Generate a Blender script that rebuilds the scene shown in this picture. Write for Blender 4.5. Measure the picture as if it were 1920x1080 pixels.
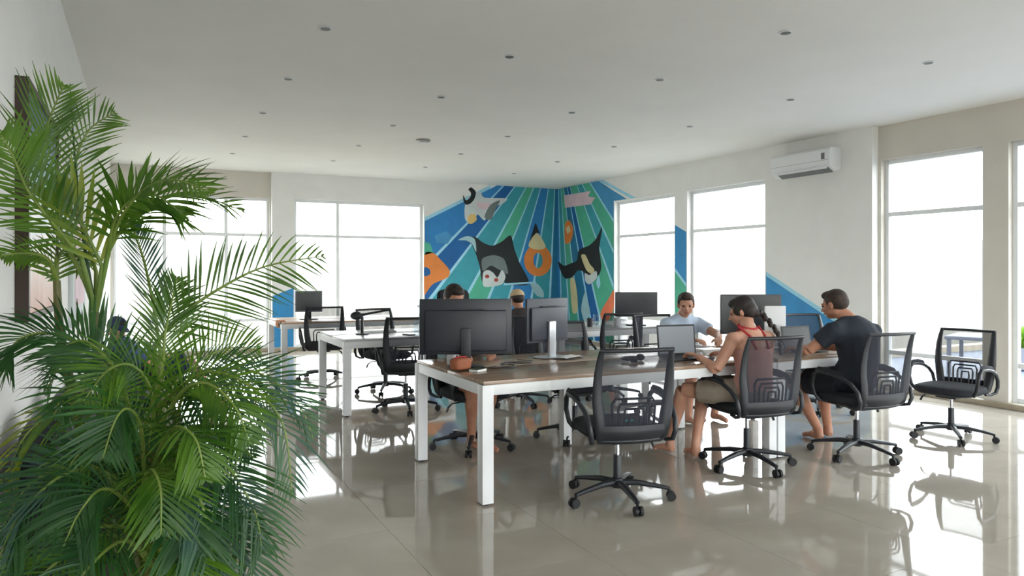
import bpy, bmesh, math, random
from mathutils import Vector, Matrix, Euler
from math import sin, cos, pi, radians as R

for o in list(bpy.data.objects):
    bpy.data.objects.remove(o)
SC = bpy.context.scene
COL = SC.collection
random.seed(7)

# ------------------------------------------------------------------ camera, sky, exposure
cam_d = bpy.data.cameras.new('camera')
cam = bpy.data.objects.new('camera', cam_d)
COL.objects.link(cam)
cam.location = (0, 0, 1.4)
cam.rotation_euler = (R(90), 0, R(-27.07))
cam_d.sensor_width = 36.0
cam_d.lens = 1350 / 1920 * 36
cam_d.shift_y = -30 / 1920
cam_d.clip_start = 0.05
cam_d.clip_end = 1500
SC.camera = cam

SC.view_settings.view_transform = 'Standard'
SC.view_settings.look = 'None'
SC.view_settings.exposure = 0.0
SC.view_settings.gamma = 1.0
SC.view_settings.use_curve_mapping = False

wd = bpy.data.worlds.new('sky')
SC.world = wd
wd.use_nodes = True
wn = wd.node_tree
wn.nodes.clear()
wo = wn.nodes.new('ShaderNodeOutputWorld')
bg = wn.nodes.new('ShaderNodeBackground')
tc = wn.nodes.new('ShaderNodeTexCoord')
sx = wn.nodes.new('ShaderNodeSeparateXYZ')
rp = wn.nodes.new('ShaderNodeValToRGB')
rp.color_ramp.elements[0].position = 0.0
rp.color_ramp.elements[0].color = (1.0, 0.99, 0.98, 1)
rp.color_ramp.elements[1].position = 0.6
rp.color_ramp.elements[1].color = (0.86, 0.94, 1.0, 1)
wn.links.new(tc.outputs['Generated'], sx.inputs[0])
wn.links.new(sx.outputs['Z'], rp.inputs[0])
wn.links.new(rp.outputs[0], bg.inputs['Color'])
bg.inputs['Strength'].default_value = 10.2
wn.links.new(bg.outputs[0], wo.inputs[0])

# ------------------------------------------------------------------ materials
def s2l(c):
    return tuple(((x / 255) / 12.92 if x / 255 <= 0.04045 else ((x / 255 + 0.055) / 1.055) ** 2.4) for x in c)

def mat(name, rgb, rough=0.5, metal=0.0, noise=0.0, nscale=8.0, bump=0.0, bscale=60, spec=None, coat=0.0, rgb2=None, stretch=None, ramp=(0.35, 0.65)):
    m = bpy.data.materials.new(name)
    m.use_nodes = True
    nt = m.node_tree
    b = nt.nodes['Principled BSDF']
    b.inputs['Roughness'].default_value = rough
    b.inputs['Metallic'].default_value = metal
    if spec is not None:
        b.inputs['Specular IOR Level'].default_value = spec
    if coat:
        b.inputs['Coat Weight'].default_value = coat
        b.inputs['Coat Roughness'].default_value = 0.08
    c = s2l(rgb)
    tcn = nt.nodes.new('ShaderNodeTexCoord')
    mp = nt.nodes.new('ShaderNodeMapping')
    nt.links.new(tcn.outputs['Object'], mp.inputs[0])
    if stretch:
        mp.inputs['Scale'].default_value = stretch
    n = nt.nodes.new('ShaderNodeTexNoise')
    n.inputs['Scale'].default_value = nscale
    n.inputs['Detail'].default_value = 5
    nt.links.new(mp.outputs[0], n.inputs['Vector'])
    cr = nt.nodes.new('ShaderNodeValToRGB')
    nt.links.new(n.outputs['Fac'], cr.inputs[0])
    c2 = s2l(rgb2) if rgb2 else tuple(min(1, x * (1 + noise)) for x in c)
    c1 = c if rgb2 else tuple(x * (1 - noise) for x in c)
    cr.color_ramp.elements[0].position = ramp[0]
    cr.color_ramp.elements[1].position = ramp[1]
    cr.color_ramp.elements[0].color = (*c1, 1)
    cr.color_ramp.elements[1].color = (*c2, 1)
    nt.links.new(cr.outputs[0], b.inputs['Base Color'])
    if bump:
        n2 = nt.nodes.new('ShaderNodeTexNoise')
        n2.inputs['Scale'].default_value = bscale
        nt.links.new(mp.outputs[0], n2.inputs['Vector'])
        bp = nt.nodes.new('ShaderNodeBump')
        bp.inputs['Strength'].default_value = bump
        bp.inputs['Distance'].default_value = 0.01
        nt.links.new(n2.outputs['Fac'], bp.inputs['Height'])
        nt.links.new(bp.outputs[0], b.inputs['Normal'])
    return m

def mat_mesh(name, rgb, alpha):
    """woven mesh: a share of the light passes straight through the holes"""
    m = mat(name, rgb, 0.8)
    nt = m.node_tree
    out = nt.nodes['Material Output']
    b = nt.nodes['Principled BSDF']
    tr = nt.nodes.new('ShaderNodeBsdfTransparent')
    mx = nt.nodes.new('ShaderNodeMixShader')
    mx.inputs[0].default_value = alpha
    nt.links.new(tr.outputs[0], mx.inputs[1])
    nt.links.new(b.outputs[0], mx.inputs[2])
    nt.links.new(mx.outputs[0], out.inputs[0])
    return m

def mat_glass(name, tint=(0.97, 0.985, 0.98), refl=1.0):
    m = bpy.data.materials.new(name)
    m.use_nodes = True
    nt = m.node_tree
    nt.nodes.clear()
    out = nt.nodes.new('ShaderNodeOutputMaterial')
    tr = nt.nodes.new('ShaderNodeBsdfTransparent')
    tr.inputs[0].default_value = (*tint, 1)
    gl = nt.nodes.new('ShaderNodeBsdfGlossy')
    gl.inputs['Roughness'].default_value = 0.02
    lw = nt.nodes.new('ShaderNodeLayerWeight')
    pw_ = nt.nodes.new('ShaderNodeMath'); pw_.operation = 'POWER'; pw_.inputs[1].default_value = 5
    fr = nt.nodes.new('ShaderNodeMath'); fr.operation = 'MULTIPLY_ADD'; fr.inputs[1].default_value = 0.8; fr.inputs[2].default_value = 0.035
    nt.links.new(lw.outputs['Facing'], pw_.inputs[0])
    nt.links.new(pw_.outputs[0], fr.inputs[0])
    mx = nt.nodes.new('ShaderNodeMixShader')
    nt.links.new(fr.outputs[0], mx.inputs[0])
    nt.links.new(tr.outputs[0], mx.inputs[1])
    nt.links.new(gl.outputs[0], mx.inputs[2])
    nt.links.new(mx.outputs[0], out.inputs[0])
    return m

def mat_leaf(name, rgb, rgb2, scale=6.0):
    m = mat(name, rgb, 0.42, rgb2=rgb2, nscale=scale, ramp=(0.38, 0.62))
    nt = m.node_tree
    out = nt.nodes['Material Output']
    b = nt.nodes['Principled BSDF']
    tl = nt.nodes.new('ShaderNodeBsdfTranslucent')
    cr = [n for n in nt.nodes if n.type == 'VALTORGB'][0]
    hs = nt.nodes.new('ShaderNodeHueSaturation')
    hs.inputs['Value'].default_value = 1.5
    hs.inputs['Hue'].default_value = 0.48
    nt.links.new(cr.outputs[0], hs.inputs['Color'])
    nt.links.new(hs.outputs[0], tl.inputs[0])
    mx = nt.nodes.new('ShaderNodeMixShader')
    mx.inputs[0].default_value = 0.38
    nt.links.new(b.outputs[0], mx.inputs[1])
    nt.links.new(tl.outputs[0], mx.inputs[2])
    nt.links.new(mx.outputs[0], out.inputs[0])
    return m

M = {}
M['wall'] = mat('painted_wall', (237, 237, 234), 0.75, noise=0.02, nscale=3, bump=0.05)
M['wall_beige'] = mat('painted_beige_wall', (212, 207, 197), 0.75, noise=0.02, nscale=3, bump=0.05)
M['ceiling'] = mat('painted_ceiling', (237, 236, 232), 0.8, noise=0.015, nscale=1.5)
M['grout'] = mat('floor_grout', (150, 142, 130), 0.5, noise=0.05)
M['tile'] = mat('polished_porcelain', (166, 158, 147), 0.04, rgb2=(176, 168, 157), nscale=2.5, spec=0.55)
M['kerb'] = mat('beige_stone_threshold', (170, 158, 138), 0.4, noise=0.08)
M['frame'] = mat('white_aluminium', (232, 235, 237), 0.4, noise=0.01)
M['glass'] = mat_glass('window_glass')
M['clear'] = mat_glass('clear_plastic', (0.86, 0.92, 0.95))
M['metal_white'] = mat('white_powder_coat', (232, 234, 236), 0.35, noise=0.01)
M['wood'] = mat('brown_laminate', (146, 120, 98), 0.2, rgb2=(164, 141, 120), nscale=3, stretch=(1.5, 14, 14), spec=0.6)
M['top_grey'] = mat('pale_grey_laminate', (196, 194, 194), 0.25, rgb2=(180, 178, 178), nscale=4, stretch=(1.5, 10, 10))
M['top_tan'] = mat('pale_wood_laminate', (205, 170, 135), 0.3, rgb2=(190, 152, 118), nscale=4, stretch=(1.5, 10, 10))
M['black'] = mat('black_plastic', (34, 37, 43), 0.42, noise=0.1, nscale=20)
M['black_soft'] = mat('black_fabric', (30, 33, 40), 0.85, noise=0.2, nscale=30, bump=0.3, bscale=200)
M['mesh'] = mat_mesh('black_mesh', (42, 46, 58), 0.66)
M['chrome'] = mat('chrome', (190, 192, 196), 0.2, metal=1.0)
M['rubber'] = mat('rubber', (20, 21, 24), 0.6)
M['mon_back'] = mat('monitor_shell', (60, 65, 76), 0.4, noise=0.05, nscale=3)
M['mon_dark'] = mat('monitor_shell_dark', (38, 41, 50), 0.35, noise=0.05, nscale=3)
M['mon_grey'] = mat('monitor_shell_grey', (128, 130, 142), 0.4, noise=0.04, nscale=3)
M['screen'] = mat('dark_screen', (34, 38, 42), 0.25)
M['laptop_grey'] = mat('laptop_lid', (150, 154, 162), 0.35, metal=0.3)
M['lap_screen'] = bpy.data.materials.new('laptop_screen_lit')
M['lap_screen'].use_nodes = True
_b = M['lap_screen'].node_tree.nodes['Principled BSDF']
_b.inputs['Base Color'].default_value = (0.12, 0.13, 0.14, 1)
_b.inputs['Emission Color'].default_value = (0.36, 0.40, 0.44, 1)
_b.inputs['Emission Strength'].default_value = 0.4
M['white'] = mat('white_plastic', (236, 238, 240), 0.4)
M['paper'] = mat('white_paper', (240, 240, 238), 0.8)
M['silver'] = mat('silver_plastic', (196, 200, 206), 0.3, metal=0.6)
M['terracotta'] = mat('terracotta_pouch', (158, 92, 62), 0.7, noise=0.15, nscale=12)
M['green_book'] = mat('dark_green_cover', (52, 66, 44), 0.6)
M['red'] = mat('red_cloth', (182, 52, 58), 0.8)
M['teal'] = mat('teal_tag', (30, 170, 180), 0.5)
M['skin'] = mat('skin', (204, 156, 132), 0.55, rgb2=(194, 140, 116), nscale=10)
M['skin2'] = mat('tanned_skin', (182, 132, 106), 0.55, rgb2=(170, 118, 94), nscale=10)
M['hair_dark'] = mat('dark_hair', (24, 18, 17), 0.62, rgb2=(46, 36, 32), nscale=14, stretch=(6, 6, 1.2))
M['hair_brown'] = mat('brown_hair', (66, 52, 46), 0.75, rgb2=(44, 36, 32), nscale=20)
M['black_tee'] = mat('black_cotton', (30, 36, 46), 0.9, rgb2=(40, 47, 58), nscale=6, bump=0.4, bscale=12)
M['blue_tee'] = mat('pale_blue_cotton', (184, 202, 226), 0.9, rgb2=(196, 212, 232), nscale=6, bump=0.3, bscale=14)
M['pink_top'] = mat('pale_pink_cotton', (216, 168, 158), 0.9, rgb2=(206, 150, 142), nscale=6)
M['beige_shorts'] = mat('beige_cotton', (168, 156, 142), 0.9, rgb2=(150, 138, 124), nscale=8, bump=0.3, bscale=14)
M['dark_shorts'] = mat('dark_shorts', (22, 25, 34), 0.9, noise=0.1)
M['pattern_shorts'] = mat('patterned_shorts', (28, 30, 40), 0.9, rgb2=(206, 196, 130), nscale=14, ramp=(0.52, 0.58))
M['brown_top'] = mat('dark_brown_cotton', (56, 48, 46), 0.9, noise=0.1)
M['navy'] = mat('navy_cotton', (38, 50, 82), 0.85, noise=0.1, nscale=20)
M['navy_light'] = mat('blue_cotton', (70, 92, 130), 0.85, noise=0.1, nscale=20)
M['tan_cap'] = mat('tan_cap', (196, 174, 138), 0.85, noise=0.08)
M['eye'] = mat('eye_dark', (40, 30, 26), 0.3)
M['lips'] = mat('lips', (170, 92, 84), 0.5)
M['pot'] = mat('dark_pot', (58, 40, 36), 0.5, noise=0.15)
M['soil'] = mat('soil', (48, 36, 26), 0.95, noise=0.4, nscale=40, bump=0.8, bscale=60)
M['stem'] = mat('palm_stem', (84, 92, 40), 0.5, rgb2=(108, 98, 56), nscale=5, stretch=(1, 1, 6))
M['rachis'] = mat('palm_rachis', (96, 122, 46), 0.45, rgb2=(122, 138, 60), nscale=6)
M['leaf'] = mat_leaf('palm_leaf', (52, 92, 22), (86, 126, 34))
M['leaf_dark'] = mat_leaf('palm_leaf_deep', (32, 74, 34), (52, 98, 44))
M['leaf_yellow'] = mat_leaf('palm_leaf_yellowing', (128, 144, 44), (84, 124, 40))
M['leaf_blue'] = mat_leaf('palm_leaf_bluish', (58, 92, 78), (70, 108, 72))
M['beanbag'] = mat('black_leatherette', (30, 33, 42), 0.38, noise=0.2, nscale=5, bump=0.5, bscale=9)
M['dark_wood'] = mat('dark_wood_edge', (58, 40, 32), 0.5, noise=0.1)
M['orange_towel'] = mat('orange_cloth', (196, 128, 78), 0.85, noise=0.1)
M['ac'] = mat('ac_shell', (232, 234, 236), 0.35)
M['ac_dark'] = mat('ac_slot', (108, 110, 112), 0.5)
M['metal_grey'] = mat('brushed_metal', (150, 150, 150), 0.35, metal=0.8)
M['lamp_glass'] = mat('lamp_lens', (150, 150, 146), 0.3)
M['terrace'] = mat('terrace_tile', (96, 104, 120), 0.5, noise=0.06, nscale=2)
M['land'] = mat('dry_land', (97, 97, 86), 0.95, rgb2=(106, 93, 84), nscale=0.03)
M['hill'] = mat('far_hill', (101, 92, 88), 0.95, rgb2=(96, 96, 90), nscale=0.02)
# mural paint
def paint(n, c, v=0.06):
    M[n] = mat('mural_' + n, c, 0.7, noise=v, nscale=5)
for n_, c_ in dict(p_navy=(16, 96, 160), p_blue=(46, 130, 194), p_teal=(58, 156, 172), p_green=(78, 176, 146), p_deep=(32, 116, 154),
                   p_sky=(70, 146, 196), p_line=(160, 216, 236), p_pier=(54, 142, 200), p_white=(206, 214, 214), p_black=(26, 32, 36),
                   p_grey=(112, 124, 124), p_orange=(226, 134, 62), p_coral=(232, 122, 84), p_cream=(216, 204, 158), p_pink=(222, 196, 204),
                   p_yellow=(222, 190, 120), p_pale=(166, 204, 212), p_rust=(170, 70, 60), p_aqua=(46, 160, 190)).items():
    paint(n_, c_)

def mat_painting():
    m = mat('abstract_sea_painting', (40, 110, 130), 0.5)
    nt = m.node_tree
    b = nt.nodes['Principled BSDF']
    tcn = nt.nodes.new('ShaderNodeTexCoord')
    sp = nt.nodes.new('ShaderNodeSeparateXYZ')
    nt.links.new(tcn.outputs['Generated'], sp.inputs[0])
    nz = nt.nodes.new('ShaderNodeTexNoise')
    nz.inputs['Scale'].default_value = 5
    nt.links.new(tcn.outputs['Generated'], nz.inputs['Vector'])
    ma = nt.nodes.new('ShaderNodeMath')
    ma.operation = 'MULTIPLY_ADD'
    nt.links.new(nz.outputs['Fac'], ma.inputs[0])
    ma.inputs[1].default_value = 0.35
    nt.links.new(sp.outputs['Z'], ma.inputs[2])
    cr = nt.nodes.new('ShaderNodeValToRGB')
    e = cr.color_ramp.elements
    e[0].position = 0.15; e[0].color = (*s2l((206, 160, 140)), 1)
    e[1].position = 1.0; e[1].color = (*s2l((30, 88, 110)), 1)
    for p_, c_ in ((0.45, (226, 214, 208)), (0.62, (206, 214, 216)), (0.75, (96, 168, 180))):
        q = e.new(p_); q.color = (*s2l(c_), 1)
    nt.links.new(ma.outputs[0], cr.inputs[0])
    nt.links.new(cr.outputs[0], b.inputs['Base Color'])
    return m
M['painting'] = mat_painting()

# ------------------------------------------------------------------ mesh helpers
def frame_from(d, up=Vector((0, 0, 1))):
    d = Vector(d).normalized()
    if abs(d.dot(up)) > 0.97:
        up = Vector((1, 0, 0))
    x = d.cross(up).normalized()
    return x, x.cross(d).normalized()

class MB:
    def __init__(self):
        self.v = []; self.f = []
    def add(self, vs, fs):
        n = len(self.v)
        self.v += [tuple(q) for q in vs]
        self.f += [tuple(n + i for i in f) for f in fs]
        return self
    def box(self, c, s, rot=None):
        c = Vector(c); hx, hy, hz = s[0] / 2, s[1] / 2, s[2] / 2
        vs = [Vector((x, y, z)) for x in (-hx, hx) for y in (-hy, hy) for z in (-hz, hz)]
        if rot is not None:
            m = Euler(rot).to_matrix()
            vs = [m @ q for q in vs]
        return self.add([q + c for q in vs], [(0, 1, 3, 2), (4, 6, 7, 5), (0, 4, 5, 1), (2, 3, 7, 6), (0, 2, 6, 4), (1, 5, 7, 3)])
    def b2(self, a, b):
        a = Vector(a); b = Vector(b)
        return self.box((a + b) / 2, [abs(x) for x in (b - a)])
    def tube(self, pts, r, n=8, closed=False, sc=1.0, up=None):
        pts = [Vector(q) for q in pts]
        N = len(pts)
        rr = r if isinstance(r, (list, tuple)) else [r] * N
        ds = []
        for i in range(N):
            if closed:
                d = pts[(i + 1) % N] - pts[i - 1]
            else:
                d = pts[min(i + 1, N - 1)] - pts[max(i - 1, 0)]
            ds.append(d.normalized())
        x, y = frame_from(ds[0], Vector(up) if up else Vector((0, 0, 1)))
        vs = []
        for i in range(N):
            if i:
                q = ds[i - 1].rotation_difference(ds[i])
                x = q @ x; y = q @ y
            for k in range(n):
                a = 2 * pi * k / n
                vs.append(pts[i] + x * cos(a) * rr[i] + y * sin(a) * rr[i] * sc)
        fs = []
        for i in range(N if closed else N - 1):
            j = (i + 1) % N
            for k in range(n):
                l = (k + 1) % n
                fs.append((i * n + k, i * n + l, j * n + l, j * n + k))
        if not closed:
            fs.append(tuple(range(n - 1, -1, -1)))
            fs.append(tuple((N - 1) * n + k for k in range(n)))
        return self.add(vs, fs)
    def ell(self, c, r, m=None, nu=16, nv=10, e=1.0):
        def pw(a):
            return math.copysign(abs(a) ** e, a)
        vs = [Vector((0, 0, -r[2]))]
        for j in range(1, nv):
            t = -pi / 2 + pi * j / nv
            for i in range(nu):
                a = 2 * pi * i / nu
                vs.append(Vector((r[0] * pw(cos(t)) * pw(cos(a)), r[1] * pw(cos(t)) * pw(sin(a)), r[2] * pw(sin(t)))))
        vs.append(Vector((0, 0, r[2])))
        if m is not None:
            vs = [m @ q for q in vs]
        c = Vector(c)
        fs = []
        for i in range(nu):
            fs.append((0, 1 + (i + 1) % nu, 1 + i))
            fs.append((len(vs) - 1, 1 + (nv - 2) * nu + i, 1 + (nv - 2) * nu + (i + 1) % nu))
        for j in range(nv - 2):
            for i in range(nu):
                a = 1 + j * nu + i; b = 1 + j * nu + (i + 1) % nu
                fs.append((a, b, b + nu, a + nu))
        return self.add([q + c for q in vs], fs)
    def lathe(self, prof, c=(0, 0, 0), n=20):
        vs = []; fs = []
        for (r, z) in prof:
            for k in range(n):
                a = 2 * pi * k / n
                vs.append(Vector(c) + Vector((r * cos(a), r * sin(a), z)))
        for i in range(len(prof) - 1):
            for k in range(n):
                l = (k + 1) % n
                fs.append((i * n + k, i * n + l, (i + 1) * n + l, (i + 1) * n + k))
        fs.append(tuple(range(n - 1, -1, -1)))
        fs.append(tuple((len(prof) - 1) * n + k for k in range(n)))
        return self.add(vs, fs)
    def prism(self, poly, off):
        """poly: list of 3D points, off: extrusion vector"""
        off = Vector(off)
        n = len(poly)
        vs = [Vector(q) for q in poly] + [Vector(q) + off for q in poly]
        fs = [tuple(range(n - 1, -1, -1)), tuple(range(n, 2 * n))]
        for i in range(n):
            j = (i + 1) % n
            fs.append((i, j, n + j, n + i))
        return self.add(vs, fs)
    def grid(self, rows):
        nu = len(rows[0]); vs = [q for r_ in rows for q in r_]
        fs = [(i * nu + k, i * nu + k + 1, (i + 1) * nu + k + 1, (i + 1) * nu + k) for i in range(len(rows) - 1) for k in range(nu - 1)]
        return self.add(vs, fs)
    def mesh(self, name, m=None, smooth=40, bevel=0.0, seg=2):
        me = bpy.data.meshes.new(name)
        me.from_pydata(self.v, [], self.f)
        bm = bmesh.new(); bm.from_mesh(me)
        bmesh.ops.recalc_face_normals(bm, faces=bm.faces)
        if bevel:
            es = [e for e in bm.edges if len(e.link_faces) == 2 and e.calc_face_angle(0) > 0.5]
            bmesh.ops.bevel(bm, geom=es, offset=bevel, segments=seg, affect='EDGES', profile=0.6, clamp_overlap=True)
        bm.to_mesh(me); bm.free()
        if m: me.materials.append(M[m] if isinstance(m, str) else m)
        if smooth:
            me.shade_smooth()
            me.set_sharp_from_angle(angle=R(smooth))
        return me
    def obj(self, name, m=None, parent=None, smooth=40, bevel=0.0, seg=2):
        return link(name, self.mesh(name, m, smooth, bevel, seg), parent)
    def fuse(self, name, m, parent=None, voxel=0.008, smooth=3):
        """one continuous surface out of overlapping volumes"""
        o = self.obj('tmp_fuse', m, None, 0)
        md = o.modifiers.new('r', 'REMESH'); md.mode = 'VOXEL'; md.voxel_size = voxel; md.use_smooth_shade = True
        if smooth:
            ms = o.modifiers.new('s', 'SMOOTH'); ms.factor = 0.5; ms.iterations = smooth
        bpy.context.view_layer.update()
        dg = bpy.context.evaluated_depsgraph_get()
        me = bpy.data.meshes.new_from_object(o.evaluated_get(dg))
        me.name = name
        bpy.data.objects.remove(o)
        me.materials.clear(); me.materials.append(M[m])
        me.shade_smooth()
        return link(name, me, parent)

def link(name, me, parent=None):
    o = bpy.data.objects.new(name, me)
    COL.objects.link(o)
    if parent is not None: o.parent = parent
    return o

def tag(o, label=None, cat=None, group=None, kind=None):
    if label: o['label'] = label
    if cat: o['category'] = cat
    if group: o['group'] = group
    if kind: o['kind'] = kind
    return o

def thing(name, loc, label, cat, rz=0.0, group=None):
    o = bpy.data.objects.new(name, None)
    o.empty_display_size = 0.1
    COL.objects.link(o)
    o.location = loc; o.rotation_euler = (0, 0, rz)
    return tag(o, label, cat, group)

def kids(o):
    return [c for c in bpy.data.objects if c.parent == o]

def dup(root, loc, rz=0.0, label=None, group=None, skip=()):
    r = root.copy(); COL.objects.link(r)
    r.location = loc; r.rotation_euler = (0, 0, rz)
    if label: r['label'] = label
    if group: r['group'] = group
    for ch in kids(root):
        if ch.name.split('.')[0] in skip: continue
        c = ch.copy(); COL.objects.link(c); c.parent = r
        for g in kids(ch):
            d = g.copy(); COL.objects.link(d); d.parent = c
    return r

# ------------------------------------------------------------------ the room
XL, XR, XR2 = -0.48, 7.77, 7.88
YB, YB2, YR = 13.10, 13.22, -3.6
H = 3.15

def wall_along(mb, axis, p0, p1, a0, a1, z1, openings):
    """boxes of a wall between planes p0 and p1, running a0..a1 along axis, with openings (a, b, zlo, zhi)"""
    def bx(a, b, zl, zh):
        if b - a < 1e-4 or zh - zl < 1e-4: return
        if axis == 'x': mb.b2((a, p0, zl), (b, p1, zh))
        else: mb.b2((p0, a, zl), (p1, b, zh))
    cur = a0
    for (a, b, zl, zh) in sorted(openings):
        bx(cur, a, 0, z1); bx(a, b, 0, zl); bx(a, b, zh, z1)
        cur = b
    bx(cur, a1, 0, z1)

# floor: grout bed and the polished tiles
fl = MB().b2((XL - 0.3, YR - 0.3, -0.25), (8.2, 13.6, -0.004)).obj('floor', 'grout', smooth=0)
tag(fl, 'polished greige porcelain tile floor', kind='structure')
TS = 0.8
gap = 0.001
tile_me = MB().b2((gap, gap, -0.004), (TS - gap, TS - gap, 0)).mesh('tile', 'tile', 0)
tile_meshes = {}
ix0 = 0.38 - 0.8 * 2
y0 = 3.78 - 0.8 * 10
nx = 12; ny = 23
for i in range(nx):
    for j in range(ny):
        x = ix0 + i * TS; y = y0 + j * TS
        xa, xb = max(x, XL), min(x + TS, XR2); ya, yb = max(y, YR), min(y + TS, YB2)
        if xb - xa < 0.02 or yb - ya < 0.02: continue
        if xb - xa > TS - 0.01 and yb - ya > TS - 0.01:
            me = tile_me
        else:
            k = (round(xa - x, 3), round(xb - x, 3), round(ya - y, 3), round(yb - y, 3))
            if k not in tile_meshes:
                tile_meshes[k] = MB().b2((k[0] + gap, k[2] + gap, -0.004), (k[1] - gap, k[3] - gap, 0)).mesh('tile', 'tile', 0)
            me = tile_meshes[k]
        t = link('tile', me, fl)
        t.location = (x, y, 0)

ce = MB().b2((XL - 0.3, YR - 0.3, H), (8.2, 13.6, H + 0.2)).obj('ceiling', 'ceiling', smooth=0)
tag(ce, 'smooth white ceiling with small recessed lamps', kind='structure')

ZT = 2.70
mb = MB()
wall_along(mb, 'x', YB, YB + 0.3, 1.99, 8.2, H, [(2.37, 4.79, 0.06, ZT)])
tag(mb.obj('wall_back', 'wall', smooth=0), 'white wall at the far end carrying the mural', kind='structure')
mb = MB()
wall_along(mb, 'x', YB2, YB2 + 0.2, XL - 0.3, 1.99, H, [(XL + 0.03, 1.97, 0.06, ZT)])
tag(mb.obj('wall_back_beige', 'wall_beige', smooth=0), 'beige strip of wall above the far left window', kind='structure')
mb = MB()
wall_along(mb, 'y', XR, XR + 0.3, 5.72, YB + 0.3, H, [(9.33, 11.03, 0.06, ZT), (7.39, 9.02, 0.06, ZT)])
tag(mb.obj('wall_right', 'wall', smooth=0), 'white right wall with two windows and an air conditioner', kind='structure')
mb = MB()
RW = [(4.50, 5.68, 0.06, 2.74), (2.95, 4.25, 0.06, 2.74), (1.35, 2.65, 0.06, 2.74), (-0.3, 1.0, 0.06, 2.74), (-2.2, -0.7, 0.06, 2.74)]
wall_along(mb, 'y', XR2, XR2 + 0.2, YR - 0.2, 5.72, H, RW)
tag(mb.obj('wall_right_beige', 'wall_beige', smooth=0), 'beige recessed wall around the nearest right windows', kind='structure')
mb = MB()
wall_along(mb, 'y', XL - 0.2, XL, YR - 0.2, YB2, H, [])
tag(mb.obj('wall_left', 'wall', smooth=0), 'plain white left wall with pictures', kind='structure')
mb = MB()
REAR_FILL = [(-0.2, 2.3, 0.06, 2.74), (2.6, 4.9, 0.06, 2.74), (5.2, 7.5, 0.06, 2.74)]  # unseen windows added behind the camera to let in frontal fill light
wall_along(mb, 'x', YR - 0.2, YR, XL - 0.3, 8.2, H, REAR_FILL)
tag(mb.obj('wall_rear', 'wall', smooth=0), 'white rear wall with windows added for fill light', kind='structure')

wno = [0]
def window(axis, pl, inward, a, b, zl, zh, mulls, trans, label):
    """frame, mullions, transoms and panes; pl = centre plane of the frame"""
    wno[0] += 1
    t = 0.05; dd = 0.06
    def P(s, z, q=0.0):
        return (s, pl + q, z) if axis == 'x' else (pl + q, s, z)
    def bar(mb, s0, s1, z0, z1, d=dd):
        mb.b2(P(s0, z0, -d / 2), P(s1, z1, d / 2))
    mb = MB()
    bar(mb, a, a + t, zl, zh); bar(mb, b - t, b, zl, zh); bar(mb, a + t, b - t, zl, zl + t); bar(mb, a + t, b - t, zh - t, zh)
    f = tag(mb.obj('window_%d' % wno[0], 'frame', bevel=0.004), label, kind='structure')
    ss = [a + t] + list(mulls) + [b - t]
    zs = [zl + t] + list(trans) + [zh - t]
    for s in mulls:
        m_ = MB(); bar(m_, s - 0.028, s + 0.028, zl + t, zh - t, 0.05); m_.obj('mullion', 'frame', f)
    for z in trans:
        for i in range(len(ss) - 1):
            m_ = MB(); bar(m_, ss[i] + (0.028 if i else 0), ss[i + 1] - (0.028 if i < len(ss) - 2 else 0), z - 0.025, z + 0.025, 0.045)
            m_.obj('transom', 'frame', f)
    for i in range(len(ss) - 1):
        for j in range(len(zs) - 1):
            m_ = MB(); bar(m_, ss[i], ss[i + 1], zs[j], zs[j + 1], 0.006); m_.obj('pane', 'glass', f, smooth=0)
    return f

window('x', YB2 + 0.10, -1, XL + 0.03, 1.97, 0.06, ZT, [0.30, 1.26], [0.56, 2.05], 'far left window beside the corner, behind the palm')
window('x', YB + 0.12, -1, 2.37, 4.79, 0.06, ZT, [3.16], [0.56, 2.05], 'wide two-bay far window left of the mural')
window('y', XR + 0.12, -1, 9.33, 11.03, 0.06, ZT, [], [0.50, 2.06], 'window in the right wall next to the mural')
window('y', XR + 0.12, -1, 7.39, 9.02, 0.06, ZT, [], [0.50, 2.06], 'second right-hand window from the mural corner')
for k, (a, b, zl, zh) in enumerate(RW):
    window('y', XR2 + 0.10, -1, a, b, zl, zh, [], [0.44, 2.09], ['tall window at the right behind the empty chair', 'window cut by the right edge of the picture', 'right window out of view', 'right window out of view', 'right window out of view'][k])
for (a, b, zl, zh) in REAR_FILL:
    window('x', YR - 0.10, 1, a, b, zl, zh, [(a + b) / 2], [0.44, 2.09], 'unseen rear window added behind the camera for fill light')

# thresholds under the windows
tag(MB().b2((1.99, YB - 0.02, 0), (XR, YB - 0.0005, 0.07)).obj('baseboard_back', 'kerb', bevel=0.004), 'beige stone skirting along the far wall', kind='structure')
tag(MB().b2((XL, YB2 - 0.02, 0), (1.98, YB2 - 0.0005, 0.07)).obj('baseboard_back_left', 'kerb', bevel=0.004), 'beige stone skirting under the far left window', kind='structure')
tag(MB().b2((XR - 0.02, 5.72, 0), (XR - 0.0005, YB - 0.02, 0.05)).obj('baseboard_right', 'kerb', bevel=0.004), 'beige stone skirting along the right wall', kind='structure')
tag(MB().b2((XR2 - 0.05, YR, 0), (XR2 - 0.0005, 5.71, 0.06)).obj('baseboard_right_near', 'kerb', bevel=0.006), 'beige stone threshold under the nearest right windows', kind='structure')

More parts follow.
